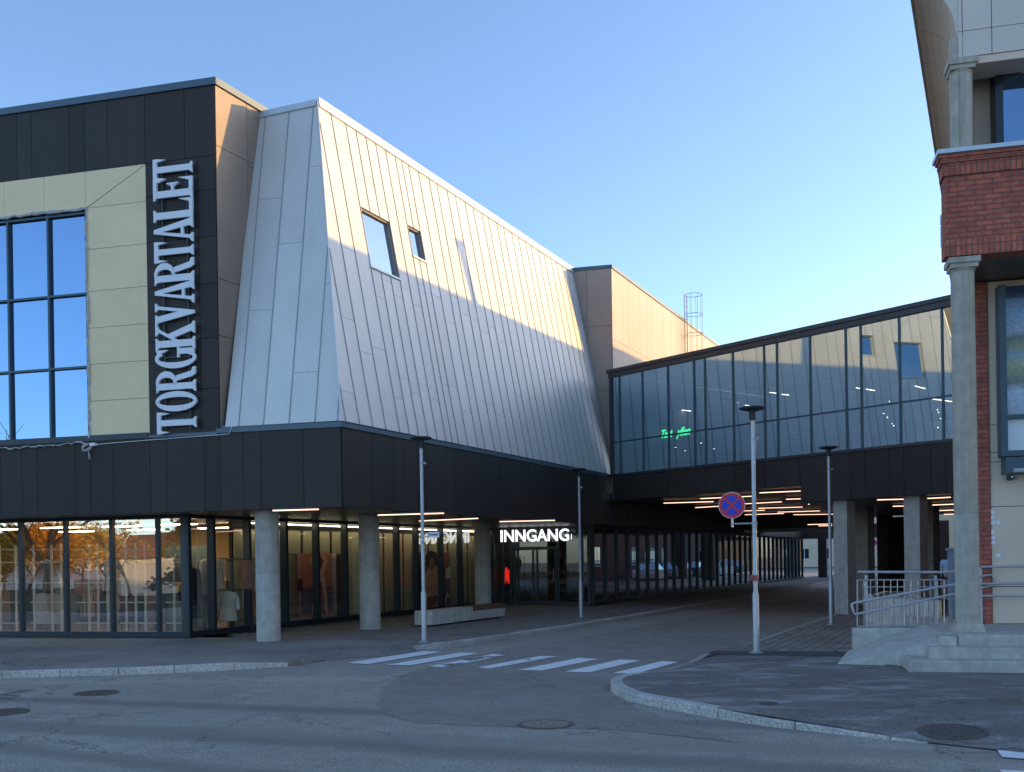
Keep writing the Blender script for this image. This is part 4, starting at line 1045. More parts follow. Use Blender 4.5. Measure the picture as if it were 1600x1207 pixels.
fab = {n: P('fabric_'+n, c, .9, 0, .15, 8, .15, 60) for n, c in (('grey', (.24, .24, .23)), ('pink', (.48, .22, .17)), ('cream', (.55, .50, .40)), ('white', (.60, .60, .58)), ('yellow', (.55, .34, .05)), ('burgundy', (.14, .04, .05)), ('brown', (.24, .13, .085)), ('navy', (.03, .045, .07)), ('khaki', (.27, .25, .18)), ('black', (.02, .02, .025)), ('rust', (.5, .2, .1)))}
racks = [(8.9, 3.0, 2.05), (9.8, 2.9, 1.15), (7.4, 3.0, 2.0), (7.6, 3.0, 1.12), (6.0, 3.2, 2.0), (6.4, 3.0, 1.15), (5.0, 3.6, 1.95), (3.55, 3.6, 1.93), (4.1, 3.3, 1.13)]
rlab = ['at the left with grey and pink garments on its upper rail', 'at the left with pale tops on a low rail', 'behind the second bay with white and cream garments', 'behind the second bay with a low rail of burgundy and black', 'behind the fourth bay with grey coats', 'behind the middle bay with a low rail of brown and yellow', 'near the glass corner with brown tops', 'behind the side glass with khaki and brown tops', 'with a single white top behind the glass corner']
for (t_, s_, z_), lb in zip(racks, rlab):
    t = thing('clothes_rack', F(t_, s_, 0), 'dark metal clothes rack '+lb, 'clothes rack', 'clothes racks in the shop')
    MB().tube([F(t_-.1, s_, z_), F(t_+1.35, s_, z_)], .014, 8).build('rail', M['dark'], t)
    for k in (-.08, 1.33): MB().tube([F(t_+k, s_, 0), F(t_+k, s_, z_)], .014, 8).box(F(t_+k-.02, s_-.25, 0), d2*.04, n2*.5, UP*.03).build('upright', M['dark'], t)
gl_ = [(10.0, 3.0, 2.0, .50, .85, 'grey', 'grey sweater hanging at the left picture edge'), (9.55, 3.0, 2.0, .5, .9, 'khaki', 'khaki jacket hanging beside the grey sweater at the left'), (9.25, 3.0, 2.0, .40, .7, 'rust', 'rust orange top hanging in the left bay'), (8.95, 3.0, 2.0, .5, .95, 'pink', 'dusty pink coat hanging left of the first mullion'),
       (8.35, 3.0, 1.98, .42, .8, 'pink', 'dusty pink shirt hanging right of the first mullion'), (8.05, 3.0, 1.98, .5, .85, 'white', 'white blouse hanging in the second bay'), (7.65, 2.98, 1.96, .5, .95, 'cream', 'long cream cardigan hanging in the second bay'), (7.25, 3.0, 1.96, .5, .9, 'cream', 'cream coat hanging left of the second mullion'),
       (10.1, 2.9, 1.1, .5, .8, 'white', 'white top on the low rail at the left picture edge'), (9.65, 2.9, 1.1, .5, .8, 'cream', 'cream knit on the low rail at the left'), (9.2, 2.9, 1.1, .45, .75, 'khaki', 'khaki top on the low rail before the first mullion'),
       (8.2, 3.0, 1.1, .45, .8, 'navy', 'navy jacket on the low rail right of the first mullion'), (7.95, 2.95, 1.1, .35, .75, 'cream', 'cream scarf top on the low rail in the second bay'), (7.5, 3.0, 1.1, .55, .85, 'burgundy', 'burgundy coat on the low rail in the second bay'), (7.1, 3.0, 1.1, .5, .8, 'black', 'black coat on the low rail by the second mullion'),
       (6.85, 3.1, 1.98, .45, .95, 'grey', 'pale grey coat hanging left in the middle bay'), (6.35, 3.1, 1.98, .5, 1.0, 'grey', 'long grey coat hanging in the middle bay'), (6.75, 3.0, 1.1, .55, .85, 'brown', 'brown coat on the low rail in the middle bay'), (6.0, 3.0, 1.32, .3, .6, 'yellow', 'mustard yellow sweater hanging by the third mullion'), (5.75, 3.0, 1.3, .3, .55, 'white', 'white shirt hanging beside the mustard sweater'),
       (5.35, 3.3, 1.95, .5, .95, 'grey', 'grey cardigan hanging in the fourth bay'), (4.95, 3.2, 1.95, .35, .8, 'cream', 'cream scarf hanging in the fourth bay'), (4.72, 3.3, 1.1, .5, .8, 'white', 'white top on a low rail in the fourth bay'), (4.3, 3.6, 1.9, .45, .8, 'brown', 'brown top hanging behind the glass corner'), (3.9, 3.6, 1.9, .45, .8, 'khaki', 'khaki top hanging right of the glass corner')]
for k, (t_, s_, z_, w_, h_, c_, lb) in enumerate(gl_):
    mb = MB(); garment(mb, F(t_, s_, z_), w_, h_, k*1.7)
    tag(mb.build('garment', fab[c_], None, True, loc=F(t_, s_, z_)), lb, 'garment', 'garments hanging in the shop')
mb = MB(); mb.box(F(4.3, 7.9, .02), d2*11, n2*.25, UP*1.25); part(mb, 'darkening_box', 'dark')  # added dark box, darkens the lit lower half of the back wall
ords = ['first', 'second', 'third', 'fourth', 'fifth', 'sixth', 'seventh', 'eighth', 'ninth', 'tenth', 'eleventh', 'twelfth', 'thirteenth', 'fourteenth']
seq = ['navy', 'black', 'grey', 'burgundy', 'khaki', 'white', 'navy', 'brown', 'black', 'cream', 'navy', 'grey', 'black', 'rust']
rb2 = thing('clothes_rack', F(4.6, 4.6, 0), 'long dark clothes rack of mixed garments running behind the other racks', 'clothes rack', 'clothes racks in the shop')
MB().tube([F(4.5, 4.6, 1.28), F(11.2, 4.6, 1.28)], .014, 8).build('rail', M['dark'], rb2)
for k in (4.5, 7.8, 11.2): MB().tube([F(k, 4.6, 0), F(k, 4.6, 1.28)], .014, 8).box(F(k-.02, 4.35, 0), d2*.04, n2*.5, UP*.03).build('upright', M['dark'], rb2)
for k, c_ in enumerate(seq):
    mb = MB(); p = F(10.9-.47*k, 4.6, 1.25); garment(mb, p, .5, .9, k*2.1)
    tag(mb.build('garment', fab[c_], None, True, loc=p), '%s garment, %s from the left on the long rack behind the others' % (c_, ords[k]), 'garment', 'garments hanging in the shop')
# display table with folded stacks
t = thing('display_table', F(5.6, 2.8, 0), 'dark display table with folded jeans behind the fourth bay of shop glass', 'table')
MB().box(F(5.0, 2.6, .82), d2*1.5, n2*.6, UP*.05).build('tabletop', M['dark'], t)
for dx in (5.02, 6.42):
    for dy in (2.62, 3.1): MB().box(F(dx, dy, 0), d2*.05, n2*.05, UP*.82).build('leg', M['dark'], t)
for k in range(5):
    tag(MB().box(F(5.06+.28*k, 2.68, .872), d2*.24, n2*.4, UP*(.12+.05*(k % 3))).build('folded_jeans', fab['navy' if k % 2 else 'black'], loc=F(5.06+.28*k, 2.68, .872)), 'stack of folded dark jeans, %s on the display table' % ['rightmost', 'second from right', 'middle one', 'second from left', 'leftmost'][k], 'clothes stack', 'folded jeans on the table')
mb = MB(); garment(mb, W(1.7, LG-1.0, 1.75), .46, 1.35, 2.)
tag(mb.build('garment', fab['black'], None, True, loc=W(1.7, LG-1.0, 1.75)), 'long black coat hanging behind the side glass left of the nearest column', 'garment', 'garments hanging in the shop')

# icy foam garland and box on the band
mb = MB(); 
g0 = [FT(x, y, -.08) for x, y in ((-60, 704), (0, 700), (18, 701.5), (40, 699), (62, 697), (90, 696), (112, 693), (128, 692), (142, 694))]
pts = bead([F(t, -.09, z) for t, z in g0], .03, None, .07, .022); mb.tube(pts, [random.uniform(.008, .021) for _ in pts], 6)
cl = F(*((FT(136, 699, -.1)[0], -.1, FT(136, 699, -.1)[1])))
for k in range(4):
    pts = [cl+V((.11*math.cos(g*.8+k), .02*math.sin(g+k), .09*math.sin(g*.8+k*1.3))) for g in [i*.8 for i in range(9)]]
    mb.tube(pts, .015, 6)
mb.tube([cl+V((.03, 0, -.07)), cl+V((.05, 0, -.24)), cl+V((.06, -.01, -.28))], [.012, .02, .018], 6)
tag(mb.build('foam_garland', M['foam'], loc=cl), 'crumpled grey foam and cable bundle along the black band under the big window', 'cable bundle')
t_, z_ = FT(146, 697, -.1)
tag(MB().box(F(t_-.05, -.12, z_), d2*.14, n2*.1, UP*.07).tube([F(t_-.06, -.06, z_+.03), F(t_-.4, -.06, z_+.05), F(2.7, -.06, z_+.12), F(2.62, -.06, z_+.30)], .008, 6).build('junction_box', M['white'], loc=F(t_, -.1, z_)), 'small white junction box with a thin cable at the corner of the cream surround', 'junction box')

# ================================================================== ROOF LADDER
pl = W(27.2, .12, 0)
lad = thing('roof_ladder', pl, 'thin steel ladder with round safety cage rising above the tan block roof', 'ladder')
zl0, zl1 = 8.6, 13.9
for da in (-.25, .25): MB().tube([pl+d1*da+UP*zl0, pl+d1*da+UP*zl1], .014, 6).build('rail', M['dark'], lad)
mb = MB(); z = zl0
while z < zl1: mb.tube([pl-d1*.25+UP*z, pl+d1*.25+UP*z], .008, 6); z += .28
mb.build('rungs', M['dark'], lad)
mb = MB(); cc = pl+e1*.38
for z in (9.9, 11.0, 12.05, 12.95, zl1-.04):
    mb.tube([cc+d1*.38*math.cos(g)+e1*.40*math.sin(g)+UP*z for g in [R(-125+x) for x in range(0, 431-80, 14)]], .011, 6)
for g in (-80, -40, 0, 40, 90, 140, 180, 220, 260)[1:]: mb.tube([cc+d1*.38*math.cos(R(g))+e1*.40*math.sin(R(g))+UP*9.9, cc+d1*.38*math.cos(R(g))+e1*.40*math.sin(R(g))+UP*zl1], .008, 6)
mb.build('safety_cage', M['dark'], lad)

# ================================================================== BRICK BUILDING
bk = thing('brick_building', F(-12.2, -2.9, 0), 'red brick and beige building on the right with concrete columns and an overhanging curved soffit', 'building')
SB = -2.95; fr2 = (d2, n2)
TC = -11.92; TB = -60.
def bpart(mb, name, mat, parent=bk, smooth=False): return part(mb, name, mat, parent, smooth)
zb0, zb1 = 6.60, 8.20
# brick band with soldier courses
mb = MB(fr2)
mb.box(F(TB, SB, zb0+.26), d2*(TC-TB), n2*.35, UP*(zb1-.56-zb0), 0)
mb.box(F(TB, SB-.012, zb0), d2*(TC-TB+.012), n2*.362, UP*.258, 1)
mb.box(F(TB, SB-.03, zb1-.298), d2*(TC-TB+.03), n2*.38, UP*.20, 1)
mb.box(F(TB, SB-.06, zb1-.096), d2*(TC-TB+.06), n2*.41, UP*.07, 0)
mb.box(F(TB, SB-.09, zb1-.024), d2*(TC-TB+.09), n2*.44, UP*.06, 0)
bpart(mb, 'brick_band', [M['brick'], M['soldier']])
bpart(MB(fr2).box(F(TB, SB-.12, zb1+.04), d2*(TC-TB+.12), n2*.55, UP*.07), 'sill', 'sill')
la = (F(TC, 0)-A).dot(e1)
aF = (F(TC, SB)-A).dot(d1)
# side of brick band along the street
mb = MB((d1, e1)); lb_ = 12.27
mb.box(W(aF+.40, lb_, zb0), d1*44, e1*.3, UP*(zb1-zb0+.05))
mb.box(W(4.5, lb_+.25, 0), d1*40, e1*.3, UP*zb0)
bpart(mb, 'brick_wall', 'brick')
# deck slab of the loggia and dark soffit of the arcade below
bpart(MB().poly([F(TC-.1, SB+.3, zb0+.02), F(TB, SB+.3, zb0+.02), F(TB, 12, zb0+.02), W(30, 14, zb0+.02), W(30, 12.4, zb0+.02)]), 'arcade_soffit', 'soffit')
bpart(MB().poly([F(TC-.1, SB+.3, zb1-.02), F(TB, SB+.3, zb1-.02), F(TB, 12, zb1-.02), W(30, 14, zb1-.02), W(30, 12.4, zb1-.02)]), 'loggia_floor', 'beigew')
# columns
cpx = F(-12.19, SB+.16)
def column(c, z0, z1, r, name, base):
    prof = [(r, z0+.10), (r, z1-.12)]
    o = bpart(MB().lathe(c, [(r*1.01, z0+(.12 if base else 0)), (r, z0+1.9), (r*.985, z0+1.905), (r, z0+1.91), (r*.97, z1-.1), (r*1.06, z1-.09), (r*1.06, z1-.06)], 32), name, 'concd', smooth=True)
    mb = MB(fr2)
    mb.box(c+d2*-r*1.12-n2*r*1.12+UP*(z1-.06), d2*r*2.24, n2*r*2.24, UP*.07); mb.box(c+d2*-r*1.3-n2*r*1.3+UP*(z1+.012), d2*r*2.6, n2*r*2.6, UP*.09)
    bpart(mb, 'capital', 'concd', o)
    if base:
        mb = MB(fr2); b1_, b2_ = r*1.25, r*1.02
        lo = [c+d2*x*b1_+n2*y*b1_+UP*z0 for x, y in ((-1, -1), (1, -1), (1, 1), (-1, 1))]; hi = [c+d2*x*b2_+n2*y*b2_+UP*(z0+.13) for x, y in ((-1, -1), (1, -1), (1, 1), (-1, 1))]
        mb.add(lo+hi, [(0, 1, 5, 4), (1, 2, 6, 5), (2, 3, 7, 6), (3, 0, 4, 7), (4, 5, 6, 7)])
        bpart(mb, 'base', 'concd', o)
column(cpx, .51, 6.46, .185, 'column', True)
column(F(-12.22, SB+.18), 8.27, 9.68, .172, 'column', False)
for k in range(1, 6):
    column(F(-12.2-4.2*k, SB+.16), .51, 6.46, .185, 'column', True); column(F(-12.2-4.2*k, SB+.18), 8.27, 9.68, .172, 'column', False)
# lower level: brick pier, beige wall, display window
SP = -1.10
bpart(MB(fr2).box(F(-12.62, SP, .51), -d2*.28, n2*.4, UP*(zb0-.51)), 'brick_pier', 'brick')
SW = -1.05
mb = MB(fr2); us = [-30, -13.55, -12.905]
zjs = [FT(1560, y, SW)[1] for y in (895+22, 792, 722, 707, 664)]
clad(mb, F(0, SW), d2, UP, -n2, [(-30, .52), (-12.905, .52), (-12.905, zb0), (-30, zb0)], [-30, -27, -24, -21, -18, -15.5, -14.3, -12.905], lambda i: zjs, gap=.012, th=.02)
mb.box(F(-30, SW+.02, .5), d2*17.1, n2*.2, UP*(zb0-.5), 1)
bpart(mb, 'beige_wall', [M['beigew'], M['dark']])
bpart(MB().box(F(-60, -.7, 0), d2*30, n2*.3, UP*zb0), 'inner_wall', 'beigew')
# display window (protruding dark frame) with printed panel
SX = SW-.30
tw0, zw1 = FT(1559, 430, SX); zw0 = FT(1580, 708, SX)[1]; zmid = FT(1580, 652, SX)[1]
zw1 = zb0-.15; tw1 = tw0-2.6
wn = bpart(MB().quad(F(tw0, SX+.03, zw0), F(tw1, SX+.03, zw0), F(tw1, SX+.03, zw1), F(tw0, SX+.03, zw1)), 'display_window', GLASS('display_glass', .04, (.95, .96, .97), (.8, .95, 1.0), .02, .5))
mb = MB(fr2)
mb.box(F(tw0, SX-.06, zw0-.06), -d2*.11, n2*.30, UP*(zw1-zw0+.06)); mb.box(F(tw0-.112, SX-.055, zw0-.06), d2*(tw1-tw0+.112), n2*.25, UP*.10); mb.box(F(tw0-.112, SX-.05, zmid-.03), d2*(tw1-tw0+.112), n2*.2, UP*.07)
bpart(mb, 'frame', 'tframe', wn)
bpart(MB(fr2).box(F(tw0-.06, SX-.10, zw0-.36), d2*(tw1-tw0), n2*.38, UP*.28), 'roller_box', 'tframe', wn)
bpart(MB(fr2).box(F(tw0-.18, SX-.102, zw0-.34), d2*(tw1-tw0), n2*.01, UP*.06), 'roller_rail', 'galvd', wn)
# upper level: recess wall, window, pale panels above
SU = SB+1.2
bpart(MB(fr2).box(F(TB, SU, zb1), d2*(TC-TB-.5), n2*.25, UP*2.3), 'recess_wall', 'greenw')
bpart(MB(fr2).box(F(-12.55, SU-.25, zb1+.33), -d2*.32, n2*.24, UP*1.9), 'recess_pilaster', 'beigew')
bpart(MB(fr2).box(F(TC-.2, SU-.30, zb1-.01), d2*(TB-TC), n2*.28, UP*.30), 'recess_ledge', 'beigew')
tU, zU = FT(1556, 130, SB+.5); 
SO = SB+.55
wn = bpart(MB().quad(F(tU-.1, SO+.05, zb1), F(-20, SO+.05, zb1), F(-20, SO+.05, 9.9), F(tU-.1, SO+.05, 9.9)), 'loggia_window', 'skyglass')
mb = MB(fr2)
mb.box(F(tU, SO, zb1), -d2*.12, n2*.6, UP*1.72)
for k in range(1, 5): mb.box(F(tU-1.5*k, SO, zb1), -d2*.1, n2*.1, UP*1.7)
mb.prism([F(tU+.0, SO, zb1+1.42), F(tU-.5, SO, zb1+1.66), F(-20, SO, zb1+1.66), F(-20, SO, zb1+1.52), F(tU-.5, SO, zb1+1.52), F(tU, SO, zb1+1.30)], n2*.12)
bpart(mb, 'frame', 'frame', wn)
bpart(MB().box(F(tU-.2, SO+.5, zb1), d2*-8, n2*.1, UP*1.7), 'inner_wall', 'greyin', wn)
lc = 12.50
mb = MB(fr2); zwp = 9.80
pu_ = [FT(x, 60, SB)[0] for x in (1495.5, 1504, 1550)]
zpj = [FT(1527, y, SB)[1] for y in (46,)]
# pale front panels with the rounded cove profile cut into their left end
prof = [(12.50, 9.80), (12.50, 10.05), (12.485, 10.25), (12.455, 10.42), (12.41, 10.57), (12.35, 10.70), (12.27, 10.81), (12.18, 10.90), (12.06, 10.99), (11.95, 11.05), (11.83, 11.09)]
tp = lambda l: (W(0, l)-A).dot(d2)
def onF(l): # t on plane s=SB where lateral = l
    den = d2.dot(e1); return (l-(n2*SB).dot(e1))/den
pf = [(onF(l), z) for l, z in prof]
outl = pf+[(pf[-1][0], 13.0), (-40, 13.0), (-40, 9.80)]
usx = sorted([-40]+[pu_[2]-1.18*k-.0 for k in range(0, 14)]+[pu_[1], pf[0][0]-.0001, pf[-1][0]+.001])
hz = [zpj[0]+.62*k for k in range(0, 6)]
for i in range(len(usx)-1):
    u0, u1 = usx[i]+.008, usx[i+1]-.004
    # region right of the vertical part is a rectangle; left of it follow the curve
    if u1 <= pf[0][0]+.001:
        zs_ = [9.80]+hz+[13.0]
        for a_, b_ in zip(zs_, zs_[1:]): mb.prism([F(u0, SB, a_+.005), F(u1, SB, a_+.005), F(u1, SB, b_-.005), F(u0, SB, b_-.005)], n2*.05)
pts = [F(t, SB, z) for t, z in pf[1:]]+[F(pf[-1][0], SB, 13.0), F(pf[0][0]+.004, SB, 13.0)]
mb.prism(pts, n2*.05)
mb.box(F(-40, SB+.06, 9.82), d2*(pf[0][0]+40-.02), n2*.2, UP*3.2, 1)
bpart(mb, 'pale_panels', [M['paleg'], M['dark']])
bpart(MB(fr2).box(F(-40, SB+.02, 9.68), d2*(pf[0][0]+40), n2*.6, UP*.118), 'beam', 'beigew')
# cove soffit swept along the street, in separate lengths with open joints
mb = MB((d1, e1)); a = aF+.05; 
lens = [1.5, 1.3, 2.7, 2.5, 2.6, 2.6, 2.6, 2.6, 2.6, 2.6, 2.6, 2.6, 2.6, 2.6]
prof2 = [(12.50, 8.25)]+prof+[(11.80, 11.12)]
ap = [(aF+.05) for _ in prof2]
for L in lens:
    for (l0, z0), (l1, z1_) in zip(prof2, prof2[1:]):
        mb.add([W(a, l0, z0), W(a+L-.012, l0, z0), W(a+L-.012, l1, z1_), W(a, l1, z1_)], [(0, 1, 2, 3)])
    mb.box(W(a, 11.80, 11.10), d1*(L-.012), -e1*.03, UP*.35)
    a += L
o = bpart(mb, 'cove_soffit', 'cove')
for p in o.data.polygons: p.use_smooth = True
o.data.set_sharp_from_angle(angle=R(35))
mb = MB(); mb.box(W(aF+.1, 12.52, 8.25), d1*34, e1*.1, UP*4.0); bpart(mb, 'backing', 'dark')
# roof: eave, pitched edge rising to a flat top (casts the long shadow across the street)
aE = aF+.0; aB = 40.
pr = [(11.77, 11.45), (11.77, 11.62), (13.55, 13.02), (13.55, 11.45)]
mb = MB()
def zrise(a): return .024*(a-10) if a > 0 else -.24
pa = [W(aE, l, z+(zrise(aE) if i in (1, 2) else 0)) for i, (l, z) in enumerate(pr)]; pb = [W(aB, l, z+(zrise(aB)*.6 if i in (1, 2) else 0)) for i, (l, z) in enumerate(pr)]
mb.add(pa+pb, [(0, 1, 2, 3), (7, 6, 5, 4), (0, 4, 5, 1), (1, 5, 6, 2), (2, 6, 7, 3), (3, 7, 4, 0)])
top = [F(-13.2, SB+.02, 12.95), F(TB, SB+.02, 12.95), F(TB, 20, 12.95), W(aB, 24, 12.95), W(aB, 13.5, 12.95)]
mb.poly(top); mb.quad(F(TB, SB+.03, 9), F(TB, 20, 9), F(TB, 20, 12.95), F(TB, SB+.03, 12.95))
mb.quad(F(-13.4, SB+.25, 10.0), F(TB, SB+.25, 10.0), F(TB, SB+.25, 12.95), F(-13.4, SB+.25, 12.95))
mb.quad(F(TB, -.3, 0), F(-13.0, -.3, 0.0), F(-13.0, -.3, 12.9), F(TB, -.3, 12.9))
bpart(mb, 'roof', P('roof_sheet', (.08, .08, .085), .6))
# rooftop vent whose shadow falls on the slanting wall
q0 = hit(716, 376, W(0, 0, Z1), nz); sdir = V((-.942, -.282, -.188)).normalized()
kk = (13.9-(q0-A).dot(e1))/(-sdir.dot(e1)); top_ = q0-sdir*kk
vt = bpart(MB().lathe(V((top_.x, top_.y, 0)), [(.16, 12.5), (.16, top_.z-.25), (.24, top_.z-.22), (.24, top_.z)], 16), 'roof_vent', 'galvd', smooth=True)
# dark wall box on the brick side, camera, discs
bx_ = F(TC+.0, SB+.5); 
z0_, z1_ = FT(1474, 380, SB+.5)[1], FT(1474, 331, SB+.5)[1]
t_ = thing('wall_lamp', F(TC+.16, SB+.5, z0_), 'dark boxy fixture on the street side of the brick band', 'wall lamp')
tb_ = FT(1481.5, 350, SB+.5)[0]; te_ = FT(1473, 350, SB+.5)[0]
MB(fr2).box(F(tb_, SB+.44, z0_), d2*(te_-tb_), n2*.3, UP*(z1_-z0_)*.66).build('housing', M['tframe'], t_)
MB(fr2).box(F(tb_, SB+.44, z0_+(z1_-z0_)*.72), d2*(te_-tb_), n2*.3, UP*(z1_-z0_)*.28).build('cap', M['tframe'], t_)
t0_, z0_ = FT(1580, 746, SX-.1)
cm = thing('security_camera', F(t0_, SX-.1, z0_), 'small dark round security camera under the display window', 'camera')
ax = (d2, UP, -n2)
MB().lathe(F(t0_, SX+.05, z0_), [(.055, 0), (.055, .2), (.045, .22), (.02, .205)], 20, ax=ax).build('body', M['dark'], cm, True)
MB().lathe(F(t0_, SX-.168, z0_), [(.02, 0), (.018, .012)], 14, ax=ax).build('lens', M['galv'], cm)
MB().tube([F(t0_-.04, SX+.05, z0_+.01), F(t0_-.16, SX+.08, z0_+.0), F(t0_-.16, SW-.01, z0_)], .022, 8).build('bracket', M['galvd'], cm)
dl = ['top one of the upper three in the column of white discs on the beige wall', 'second disc down in the column of white discs on the beige wall', 'third white disc down, left one of the pair', 'right one of the side-by-side pair of white discs', 'fourth disc down in the column of white discs, below the gap', 'fifth disc down in the column of white discs', 'bottom disc of the column of white discs on the beige wall', 'lone white disc on the beige wall, lowest of all and set to the right']
for (x, y), lb in zip(((118, 118), (118, 166), (120, 214), (167, 213), (121, 297), (121, 346), (123, 394), (173, 509)), dl):
    t_, z_ = FT(1530+x/5.743, 780+y/5.743, SW-.02)
    p = F(t_, SW-.02, z_)
    tag(MB().lathe(p, [(.042, 0), (.042, .010), (.037, .014)], 22, ax=ax).build('wall_disc', M['white'], loc=p), lb, 'wall disc', 'white discs on the beige wall')
# poster in the display window: landscape print over a plain white panel
def landscape_mat():
    m, nt, out = newmat('landscape_print')
    tc = nt.nodes.new('ShaderNodeTexCoord'); sp = nt.nodes.new('ShaderNodeSeparateXYZ'); nt.links.new(tc.outputs['Generated'], sp.inputs[0])
    z = mathn(nt, 'ADD', sp.outputs['Z'], mathn(nt, 'MULTIPLY', mathn(nt, 'SUBTRACT', noise(nt, 4, 6, .65, tc.outputs['Generated']), .5), .16))
    c = ramp(nt, z, [(0, (.34, .39, .50)), (.20, (.46, .52, .64)), (.27, (.10, .13, .07)), (.40, (.36, .38, .16)), (.47, (.25, .32, .42)), (.53, (.30, .26, .10)), (.60, (.09, .12, .08)), (.645, (.34, .41, .52)), (.80, (.20, .32, .50)), (.95, (.012, .035, .09))])
    c = mixc(nt, 1., c, ramp(nt, noise(nt, 30, 5, .7, tc.outputs['Generated'], (1, 1, 2.5)), [(.3, [.55]*3), (.7, [1.5]*3)]), 'MULTIPLY')
    p = N(nt, 'ShaderNodeBsdfPrincipled', Roughness=.5); nt.links.new(c, p.inputs['Base Color']); nt.links.new(p.outputs[0], out.inputs[0]); return m
ph = thing('poster', F(tw0-.12, SX+.08, zmid), 'landscape photograph of a mossy stony riverside hung in the display window above a white panel', 'poster')
MB().box(F(tw0-.1, SX+.08, zmid), d2*(tw1-tw0+.1), n2*.02, UP*(zw1-zmid)).build('print', landscape_mat(), ph)
MB().box(F(tw0-.1, SX+.08, zw0), d2*(tw1-tw0+.1), n2*.02, UP*(zmid-zw0-.01)).build('white_panel', M['white'], ph)

# ================================================================== STEPS, RAMP, RAILINGS
zp = .51
st = thing('steps', F(-11.1, -4.3, 0), 'three broad concrete steps with platform in front of the brick building', 'steps')
TS = -26.
def bev(mb, t0, t1, s0, s1, z0, z1):   # block with a small rounded nosing
    c = .018
    pr_ = [(s0, z0), (s0, z1-c), (s0+c, z1), (s1, z1), (s1, z0)]
    
    if abs(t1-t0) < 2: mb.prism([F(t0, s, z) for s, z in pr_], d2*(t1-t0)); return
    a = t0
    while a > t1:
        b = max(t1, a-2.42); mb.prism([F(a, s, z) for s, z in pr_], d2*(b-a+.008)); a = b
mb = MB(fr2); bev(mb, -11.08, TS, -4.30, -3.2, -.02, .17); mb.build('step', M['conc'], st)
mb = MB(fr2); bev(mb, -11.42, TS, -3.95, -3.2, .17, .34); mb.build('step', M['conc'], st)
mb = MB(fr2); bev(mb, -11.90, TS, -3.60, -3.2, .34, zp); bev(mb, -11.62, -11.885, -3.60, -3.3, .30, zp-.03); mb.build('step', M['conc'], st)
mb = MB(fr2); mb.box(F(-11.75, -3.195, -.02), d2*(TS+11.75), n2*4.6, UP*(zp+.02-.001)); mb.build('platform', M['conc'], st)
rp = thing('ramp', F(-10.1, -3.28, 0), 'sloping concrete ramp beside the steps, rising from the salt-stained pavement', 'ramp')
mb = MB(fr2)
a_, b_, c_, d_ = F(-10.12, -3.27, .012), F(-11.88, -3.62, .45), F(-11.76, -1.02, .50), F(-10.45, -1.02, .012)
dn_ = UP*-.5
mb.add([a_, b_, c_, d_]+[V((p.x, p.y, -.02)) for p in (a_, b_, c_, d_)], [(0, 1, 2, 3), (0, 4, 5, 1), (1, 5, 6, 2), (2, 6, 7, 3), (3, 7, 4, 0)])
mb.build('ramp_slab', M['concl'], rp)
lw = thing('low_wall', F(-10.5, -1, 0), 'low concrete wall carrying the steel railing beside the ramp', 'wall')
mb = MB(fr2); mb.prism([F(-10.54, -1.0, -.02), F(-12.05, -1.0, -.02), F(-12.05, -1.0, .43), F(-10.54, -1.0, .425)], n2*.24); mb.build('wall', M['concl'], lw)
# railing
rl = thing('railing', F(-10.6, -.9, .43), 'galvanised railing with upright bars on the low concrete wall', 'railing')
sR = -.9
def RP(px, py, s=sR): t, z = FT(px, py, s); return F(t, s, z)
MB().tube([RP(1340, 894), RP(1484, 894.5), RP(1502, 889.5), RP(1535, 886)], .024, 10).build('top_rail', M['galv'], rl, True)
mb = MB()
x0, x1, y0_, y1_ = 1339.5, 1475, 906.5, 979
for p, q in (((x0, y0_), (x1, y0_-.3)), ((x0, y1_), (x1, y1_))): mb.tube([RP(*p), RP(*q)], .014, 6)
for p, q in (((x0, y0_), (x0, y1_)), ((x1, y0_), (x1, y1_))): mb.tube([RP(*p), RP(*q)], .014, 6)
for p, q in (((1347, 917.5), (1502, 917)), ((1347, 934), (1502, 935.5))): mb.tube([RP(*p, sR+.06), RP(*q, sR+.06)], .013, 6)
mb.build('bar_frame', M['galv'], rl)
for k in range(12):
    x = x0+(x1-x0)*(k+1)/13; MB().tube([RP(x, y0_), RP(x, y1_)], .0075, 6).build('bar', M['galv'], rl)
for x in (1354.5, 1463): MB().box(RP(x-2, 981.5, sR+.03), -d2*.045, n2*.03, UP*(RP(x, 899)-RP(x, 981.5)).z).build('post', M['galv'], rl)
hr = thing('handrail', F(-10.6, -1.1, .5), 'pair of sloping steel handrails with rounded loop ends following the ramp past the tall column', 'handrail')
sH = -1.12
def HP(px, py): return RP(px, py, sH)
MB().tube([HP(1530, 913.5), HP(1500, 909.5+2), HP(1334, 942.5), HP(1331.3, 944), HP(1330.3, 947), HP(1334, 958), HP(1336.5, 960), HP(1340, 959.5), HP(1500, 926.5), HP(1532, 920)], .022, 10).build('ramp_rail', M['galv'], hr, True)
MB().tube([HP(1525, 903), HP(1544, 898.6), HP(1549, 898.5), HP(1552, 901), HP(1555.5, 912), HP(1553, 914.5), HP(1530, 920)], .020, 10).build('loop_end', M['galv'], hr, True)
MB().box(HP(1531.5, 977), -d2*.045, n2*.03, UP*(HP(1532, 886)-HP(1532, 977)).z).build('post', M['galv'], hr)
h2 = thing('wall_handrail', F(-12.6, -1.35, 1.), 'three level steel rails in front of the beige wall right of the tall column', 'handrail')
for ya, yb in ((886.2, 886), (912.5, 909), (931.5, 928.5)):
    MB().tube([RP(1533, ya, -1.32), F(FT(1533, ya, -1.32)[0]-4.5, -1.32, FT(1533, ya, -1.32)[1]+.005)], .021, 10).build('rail', M['galv'], h2, True)
